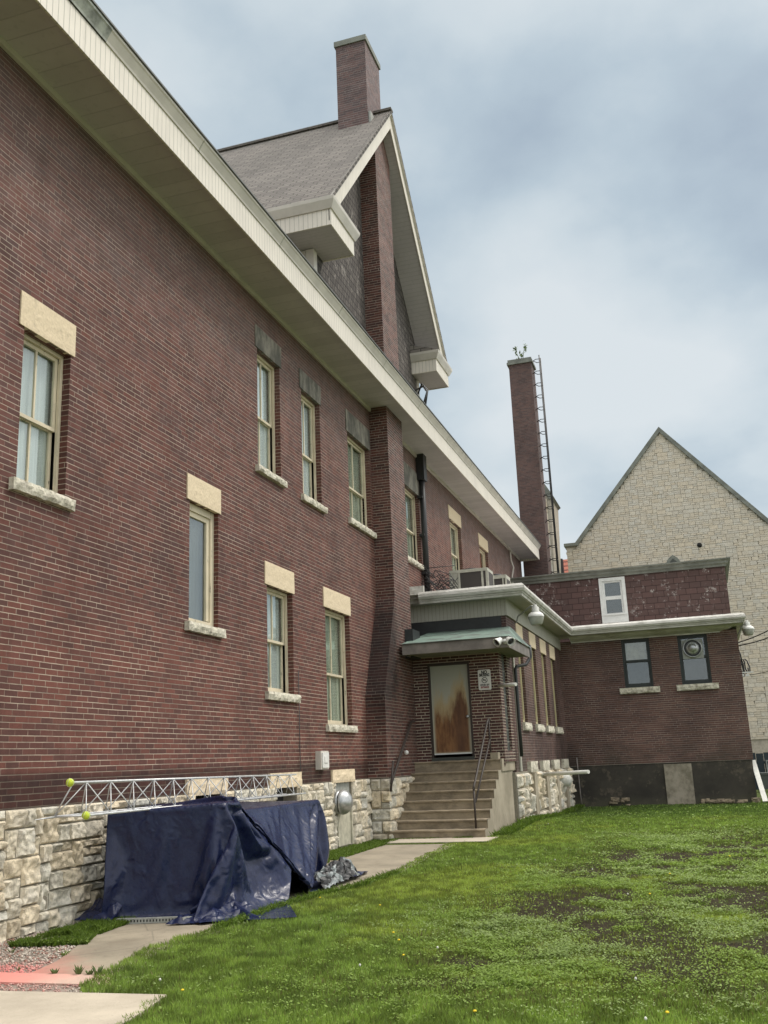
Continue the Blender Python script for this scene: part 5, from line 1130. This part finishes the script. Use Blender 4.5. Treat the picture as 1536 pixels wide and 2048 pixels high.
def weed_thing(x,y,h,label,grp=None,nl=26):
    t=thing('weed',label,'weed',(x,y,0),grp); mb=MB(); rs=random.Random(int(x*1000)); 
    for i in range(nl):
        a=rs.random()*6.28; l=h*(.5+rs.random()*.7); b=Vector((x+math.cos(a)*.01,y+math.sin(a)*.01,.0)); tp=b+Vector((math.cos(a)*l*.5,math.sin(a)*l*.5,l*.8)); s=Vector((-math.sin(a),math.cos(a),0))*.009; m_=(b+tp)/2+Vector((0,0,l*.15)); mb.face([b-s*.4,m_-s,tp,m_+s])
    build('leaves',mb,M['leafst'],t)
for i,(px,py) in enumerate(((127,1942),(172,1944),(190,1946),(215,1943))):
    q=at(2,.01,px,py); weed_thing(float(q[0]),7.51,.06+.03*(i%2),('leftmost small weed in the joint at the near end of the path','taller spiky weed second from left in the path joint','small weed third from left in the path joint','rightmost weed in the path joint beside the lawn')[i],'weeds in the path joint')
q=at(2,0,290,1835); weed_thing(float(q[0])-.1,float(q[1])-.02,.16,'taller bushy weed in front of the metal rail by the tarpaulin',None,60)
# gravel
n=11000; x=rng.uniform(-7.0,-4.5,n); y=rng.uniform(6.78,9.7,n); k=((y<7.5)&(x<xright(y)+.15)&(y>6.76+(x+9)*.037+.02))|((y>=7.5)&(x<xleft(y)-.02)); k&=(y<7.17+.05*fbm(x,y,6,4))|(y>7.5); k&=(y<7.5)|(fbm(x,y,2,71)>.30+.4*ss(8.6,9.6,y)); x,y=x[k],y[k]; n=len(x)
s=.008+.012*rng.random(n)**2; s=np.where(y<7.5,s*.75,s); oct_=np.array([(1,0,0),(-1,0,0),(0,1,0),(0,-1,0),(0,0,.7),(0,0,-.5)],float); of=np.array([(0,2,4),(2,1,4),(1,3,4),(3,0,4),(2,0,5),(1,2,5),(3,1,5),(0,3,5)])
V=oct_[None]*s[:,None,None]*(.6+.8*rng.random((n,6,1))); an=rng.random(n)*6.28; ca_,sa_=np.cos(an)[:,None],np.sin(an)[:,None]; V=np.stack([V[...,0]*ca_-V[...,1]*sa_*.8,V[...,0]*sa_+V[...,1]*ca_*.8,V[...,2]],-1); V+=np.stack([x,y,.004+.006*rng.random(n)],-1)[:,None,:]
Fa=(of[None]+6*np.arange(n)[:,None,None]).reshape(-1,3); base=np.array([.50,.44,.37])*(.45+.75*rng.random((n,1))); base=np.where(rng.random((n,1))<.2,np.array([.30,.16,.12]),base)
pk=np.clip(1.15-np.abs(y-7.42)*1.7-np.maximum(0,x+5.9)*.55+(fbm(x,y,4,91)-.5),0,1)[:,None]*.85; pk=np.where((y<7.5)[:,None],np.maximum(pk,.35*(x<-4.9)[:,None]),pk); C=base*(1-pk)+np.array([.66,.22,.20])*pk
scatter('gravel',V.reshape(-1,3),Fa,np.repeat(C[:,None,:],6,1).reshape(-1,3),M['gstone'],'loose pinkish gravel between the slabs and the stone base','gravel')
# dandelions and small white flowers
M['yel']=plain('dandelion_yellow',(.75,.55,.02),.8); M['whf']=plain('clover_flower',(.7,.7,.62),.8)
fl=[(640,1798,0),(787,1868,0),(760,1813,0),(875,1896,1),(807,1911,0),(798,1882,0),(720,1934,1),(1340,1750,0),(1460,1717,0),(1256,1793,1),(1097,1654,1),(1300,1791,0),(1272,1964,1),(1335,2030,0),(1292,2044,1),(950,2030,0),(1185,1740,1),(1110,1720,1),(320,1965,1),(365,1985,0)]
def flower(px,py,kd):
    q=at(2,.03,px,py); x,y=float(q[0]),float(q[1]); z=float(gz(x,y)); r=.012; t=thing('dandelion' if kd==0 else 'clover_flower','yellow dandelion flower in the lawn' if kd==0 else 'small white clover flower head in the lawn','flower',(x,y,z),'yellow dandelions scattered in the lawn' if kd==0 else 'white clover flowers scattered in the lawn')
    mb=MB(); mb.tube([(x,y,z),(x+.003,y,z+.045)],.002,4); build('stem',mb,M['leafst'],t); mb=MB(); mb.lathe((x,y,z+.045),[(0,-.004),(r,0),(r*1.1,.004),(r*.6,.009),(0,.011)] if kd==0 else [(0,-.006),(r*.7,0),(r*.8,.008),(r*.4,.016),(0,.018)],(0,-.1,1),10); build('flower_head',mb,M['yel'] if kd==0 else M['whf'],t)
for f_ in fl: flower(*f_)
# ------------------------------------------------------------------ tarpaulin
t=thing('tarpaulin','crumpled navy blue tarpaulin draped over a pile of things against the stone base','tarpaulin',(-6,12,0))
def drape():
    "let a sheet settle over rough stand-ins for the covered pile, then keep only the settled sheet"
    def tmp(n,V,Fc):
        me=bpy.data.meshes.new(n); me.from_pydata(V,[],Fc); o=bpy.data.objects.new(n,me); col.objects.link(o); return o
    def solid(c): 
        o=tmp('covered',c,[(3,2,1,0),(4,5,6,7),(0,1,5,4),(1,2,6,5),(2,3,7,6),(3,0,4,7)]); o.modifiers.new('collide','COLLISION'); o.collision.thickness_outer=.012; o.collision.cloth_friction=20; return o
    def bo(x0,x1,y0,y1,z0,z1): return solid([(x0,y0,z0),(x1,y0,z0),(x1,y1,z0),(x0,y1,z0),(x0,y0,z1),(x1,y0,z1),(x1,y1,z1),(x0,y1,z1)])
    a=Vector((-5.44,10.98,1.20)); b=Vector((-4.96,12.15,.10)); q=Vector((.05,-.03,0)); u=Vector((0,0,.05))
    obs=[bo(-9,-2,7,18,-.3,.015),bo(-8,-7.03,7,18,-.2,3),solid([(-6.66,10.12,-.1),(-5.34,10.52,-.1),(-5.50,11.15,-.1),(-6.66,11.15,-.1),(-6.66,10.12,1.15),(-5.36,10.54,1.21),(-5.50,11.15,1.21),(-6.66,11.15,1.15)]),bo(-6.85,-5.62,11.0,14.1,-.1,1.08),solid([tuple(p) for p in (a-q-u,b-q-u,b+q-u,a+q-u,a-q+u,b-q+u,b+q+u,a+q+u)])]
    x0,x1,y0,y1=-6.98,-4.10,8.80,15.1; nx=64; ny=148
    V=[(x0+(x1-x0)*i/nx,y0+(y1-y0)*j/ny,1.34-.17*max(0,1-i/14)+.02*mn.noise(Vector((i*.13,j*.13,0)))) for j in range(ny+1) for i in range(nx+1)]
    o=tmp('sheet',V,[(j*(nx+1)+i,j*(nx+1)+i+1,j*(nx+1)+i+nx+2,j*(nx+1)+i+nx+1) for j in range(ny) for i in range(nx)])
    vg=o.vertex_groups.new(name='pin'); vg.add([k for k,v in enumerate(V) if v[0]<x0+.02 and 11.2<v[1]<13.6],1,'REPLACE')
    m=o.modifiers.new('cloth','CLOTH'); c=m.settings; c.quality=6; c.mass=.25; c.tension_stiffness=25; c.compression_stiffness=25; c.shear_stiffness=12; c.bending_stiffness=.7; c.tension_damping=8; c.compression_damping=8; c.shear_damping=8; c.bending_damping=.6; c.air_damping=1.5; c.vertex_group_mass='pin'
    k=m.collision_settings; k.collision_quality=3; k.distance_min=.010; k.use_self_collision=True; k.self_distance_min=.010
    m.point_cache.frame_start=1; m.point_cache.frame_end=60
    for f in range(1,61): sc.frame_set(f)
    me=bpy.data.meshes.new_from_object(o.evaluated_get(bpy.context.evaluated_depsgraph_get())); P=[tuple(v.co) for v in me.vertices]
    for x in obs+[o]: bpy.data.objects.remove(x)
    bpy.data.meshes.remove(me); sc.frame_set(1); return P,nx+1,ny+1
cb=MB(); cb.hexa([(-6.60,10.2,0),(-5.44,10.58,0),(-5.58,11.05,0),(-6.6,11.05,0),(-6.60,10.2,1.08),(-5.44,10.58,1.12),(-5.58,11.05,1.12),(-6.6,11.05,1.08)]); cb.bx(-6.9,-5.70,11.07,14.0,0,1.03)
o_=build('gap_filler',cb,plain('dark_gap_filler',(.05,.045,.04),.9),None,loc=(-6.2,12,0)); tag(o_,'made-up dark boxes added under the navy tarpaulin to darken the gap at its hem','filler')  # dark boxes added so the gap under the hem looks shaded
TP,tx_,ty_=drape()
mb=MB(); mb.v=TP
for j in range(ty_-1):
    for i in range(tx_-1): q=j*tx_+i; mb.f.append((q,q+1,q+tx_+1,q+tx_)); mb.mi.append(0); mb.tint.append((1,1,1)); mb.sm.append(True)
sh=build('draped_sheet',mb,M['tarp'],t,recalc=False)
m_=sh.modifiers.new('subdivide','SUBSURF'); m_.levels=1; m_.render_levels=2
m_=sh.modifiers.new('thickness','SOLIDIFY'); m_.thickness=.004
# loose flaps on the ground
def flap(name,ctrl,nu,nv,m,amp,seed,parent,label=None):
    C_=np.array(ctrl,float); mb=MB()
    def fn(s,t_):
        p=(C_[0]*(1-s)+C_[1]*s)*(1-t_)+(C_[3]*(1-s)+C_[2]*s)*t_; v=Vector((p[0]*4+seed,p[1]*4,seed)); e=min(1,6*min(s,1-s,t_,1-t_)+.35)
        p=p+np.array([0,0,1])*amp*e*(.5+mn.noise(v)+.8*abs(mn.noise(v*2.3)))+np.array([.04,.05,0])*mn.noise(v*2); p[2]=max(p[2],.012); return tuple(p)
    mb.grid(fn,nu,nv,True); return build(name,mb,m,parent,label=label)
flap('loose_flap',[(-5.72,9.86,.02),(-5.25,9.95,.02),(-4.98,10.75,.02),(-5.3,10.6,.15)],60,40,M['tarp'],.07,3,t)
flap('loose_flap',[(-6.93,10.0,.02),(-6.40,9.86,.02),(-6.4,10.15,.16),(-6.85,10.3,.2)],50,30,M['tarp'],.08,9,t)
# crumpled silver black end
t2=thing('crumpled_sheet','crumpled silver and black plastic sheet on the path beyond the tarpaulin','plastic sheet',(-5.1,13.4,0))
mb=MB()
def crum(s,t_):
    y=12.55+1.5*s; x=-5.28+.36*t_-.03*s; prof=math.sin(math.pi*min(1,t_*1.15)) if t_<.87 else .0
    v=Vector((s*5,t_*3,2)); z=(.20+.10*s)*max(0,math.sin(math.pi*(.12+.8*t_)))*(1+.35*mn.noise(v*2))+.05*abs(mn.noise(v*4)); x+=.06*mn.noise(v*2.5+Vector((3,3,3))); z*=min(1,.35+4*min(s+.1,1-s)); return (x,y+.05*mn.noise(v*3),max(z,.015))
mb.grid(crum,70,34,False)
for i in range(len(mb.f)):
    r_=i//70; c_=i%70
    if mn.noise(Vector((r_*.13,c_*.09,4)))>.06 and r_>10: mb.mi[i]=1
build('sheet',mb,[M['black'],M['tarp_s']],t2)
# ground rail
q0=at(2,.03,205,1848); q1=at(2,.05,412,1838)
a=Vector((-6.35,9.93,.05)); b=Vector((-5.25,10.22,.05)); d=(b-a).normalized(); s=Vector((-d.y,d.x,0)); mb=MB()
def rb(a,b,w_,z0,z1,m=0): mb.cur=m; mb.hexa([a-s*w_+Vector((0,0,z0)),b-s*w_+Vector((0,0,z0)),b+s*w_+Vector((0,0,z0)),a+s*w_+Vector((0,0,z0)),a-s*w_+Vector((0,0,z1)),b-s*w_+Vector((0,0,z1)),b+s*w_+Vector((0,0,z1)),a+s*w_+Vector((0,0,z1))])
rb(a,b,.03,-.035,.02)
L=(b-a).length
for k in range(int(L/.035)): p=a+d*(.02+k*.035)-s*.031; mb.cur=1; mb.hexa([p+Vector((0,-.001,-.018)),p+d*.014+Vector((0,-.001,-.018)),p+d*.014+s*.002+Vector((0,0,-.018)),p+s*.002+Vector((0,0,-.018)),p+Vector((0,-.001,.006)),p+d*.014+Vector((0,-.001,.006)),p+d*.014+s*.002+Vector((0,0,.006)),p+s*.002+Vector((0,0,.006))])
o=build('metal_rail',mb,[M['galv_d'],M['dark']],None,loc=tuple(a)); tag(o,'perforated grey metal rail lying on the ground along the front of the tarpaulin','rail')
p=b-d*.30-s*.12; mb=MB(); e=Vector((.5,.85,0)).normalized(); s=Vector((-e.y,e.x,0)); rb(p-e*.10,p+e*.10,.022,-.035,.035); o=build('metal_offcut',mb,M['galv_d'],None,loc=tuple(p)); tag(o,'short piece of square metal channel lying across the perforated rail','offcut')
M['mast']=plain('mast_aluminium',(.66,.67,.67),.4,metal=.3,vs=12)
# lattice mast on top
t=thing('lattice_mast','light aluminium triangular lattice mast lying on top of the tarpaulin along the wall','mast',(-6.3,12,1.2))
q1=at(0,-6.34,147,1565); q2=at(0,-6.34,592,1549); q3=at(0,-6.18,172,1631); q4=at(0,-6.18,589,1589); 
ya,yb=float(q1[1]),float(q2[1]); A0,A1=Vector(q1),Vector(q2); B0,B1=Vector(q3),Vector(q4); q5=at(0,-6.52,108,1634); q6=at(0,-6.52,560,1592); C0,C1=Vector(q5),Vector(q6); C1.z=C0.z-.02; A1.y=B1.y=C1.y=yb
for (p,q) in ((A0,A1),(B0,B1),(C0,C1)): mb=MB(); mb.tube([p,q],.013,8); build('rail',mb,M['mast'],t)
N_=13
def lac(P0,P1,Q0,Q1,ph):
    mb=MB(); pts=[]; 
    for k in range(N_*2+1):
        f=k/(N_*2); p=P0.lerp(P1,f) if (k+ph)%2 else Q0.lerp(Q1,f); pts.append(p)
    for i in range(len(pts)-1): mb.tube([pts[i],pts[i+1]],.0062,6)
    build('lacing',mb,M['mast'],t)
lac(A0,A1,B0,B1,0); lac(A0,A1,C0,C1,0); lac(B0,B1,C0,C1,1)
mb=MB(); mb.tube([C0+Vector((0,-.0,0)),C0+Vector((-.02,-.28,-.01))],[.012,.004],6); mb.tube([A0,C0],.007,6); mb.tube([C0,B0],.010,6); build('end_strut',mb,M['mast'],t)
for i,(p,lb) in enumerate(((A0+Vector((0,-.06,.0)),'yellow green tennis ball stuck on the upper rail end of the lattice mast'),(B0+Vector((.0,-.0,.0)),'yellow green tennis ball stuck on the lower rail end of the lattice mast'))):
    tb=thing('tennis_ball',lb,'tennis ball',tuple(p),'tennis balls capping the mast rails'); mb=MB(); r=.043; mb.lathe(tuple(p),[(r*math.sin(a_*math.pi/12),-r*math.cos(a_*math.pi/12)) for a_ in range(13)],(.3,1,.2),20); build('felt',mb,M['ball'],tb)
    pts=[]; 
    for k in range(41):
        u=k/40*2*math.pi; al=.44; v=Vector((math.cos(u)*(1-al)+al*math.cos(3*u)*1.0,math.sin(u)*(1-al)-al*math.sin(3*u)*1.0,2*math.sqrt((1-al)*al)*math.sin(2*u))).normalized()*(r*1.005); pts.append(p+v)
    mb=MB(); mb.tube(pts,.0022,5); build('seam',mb,M['seam'],tb)
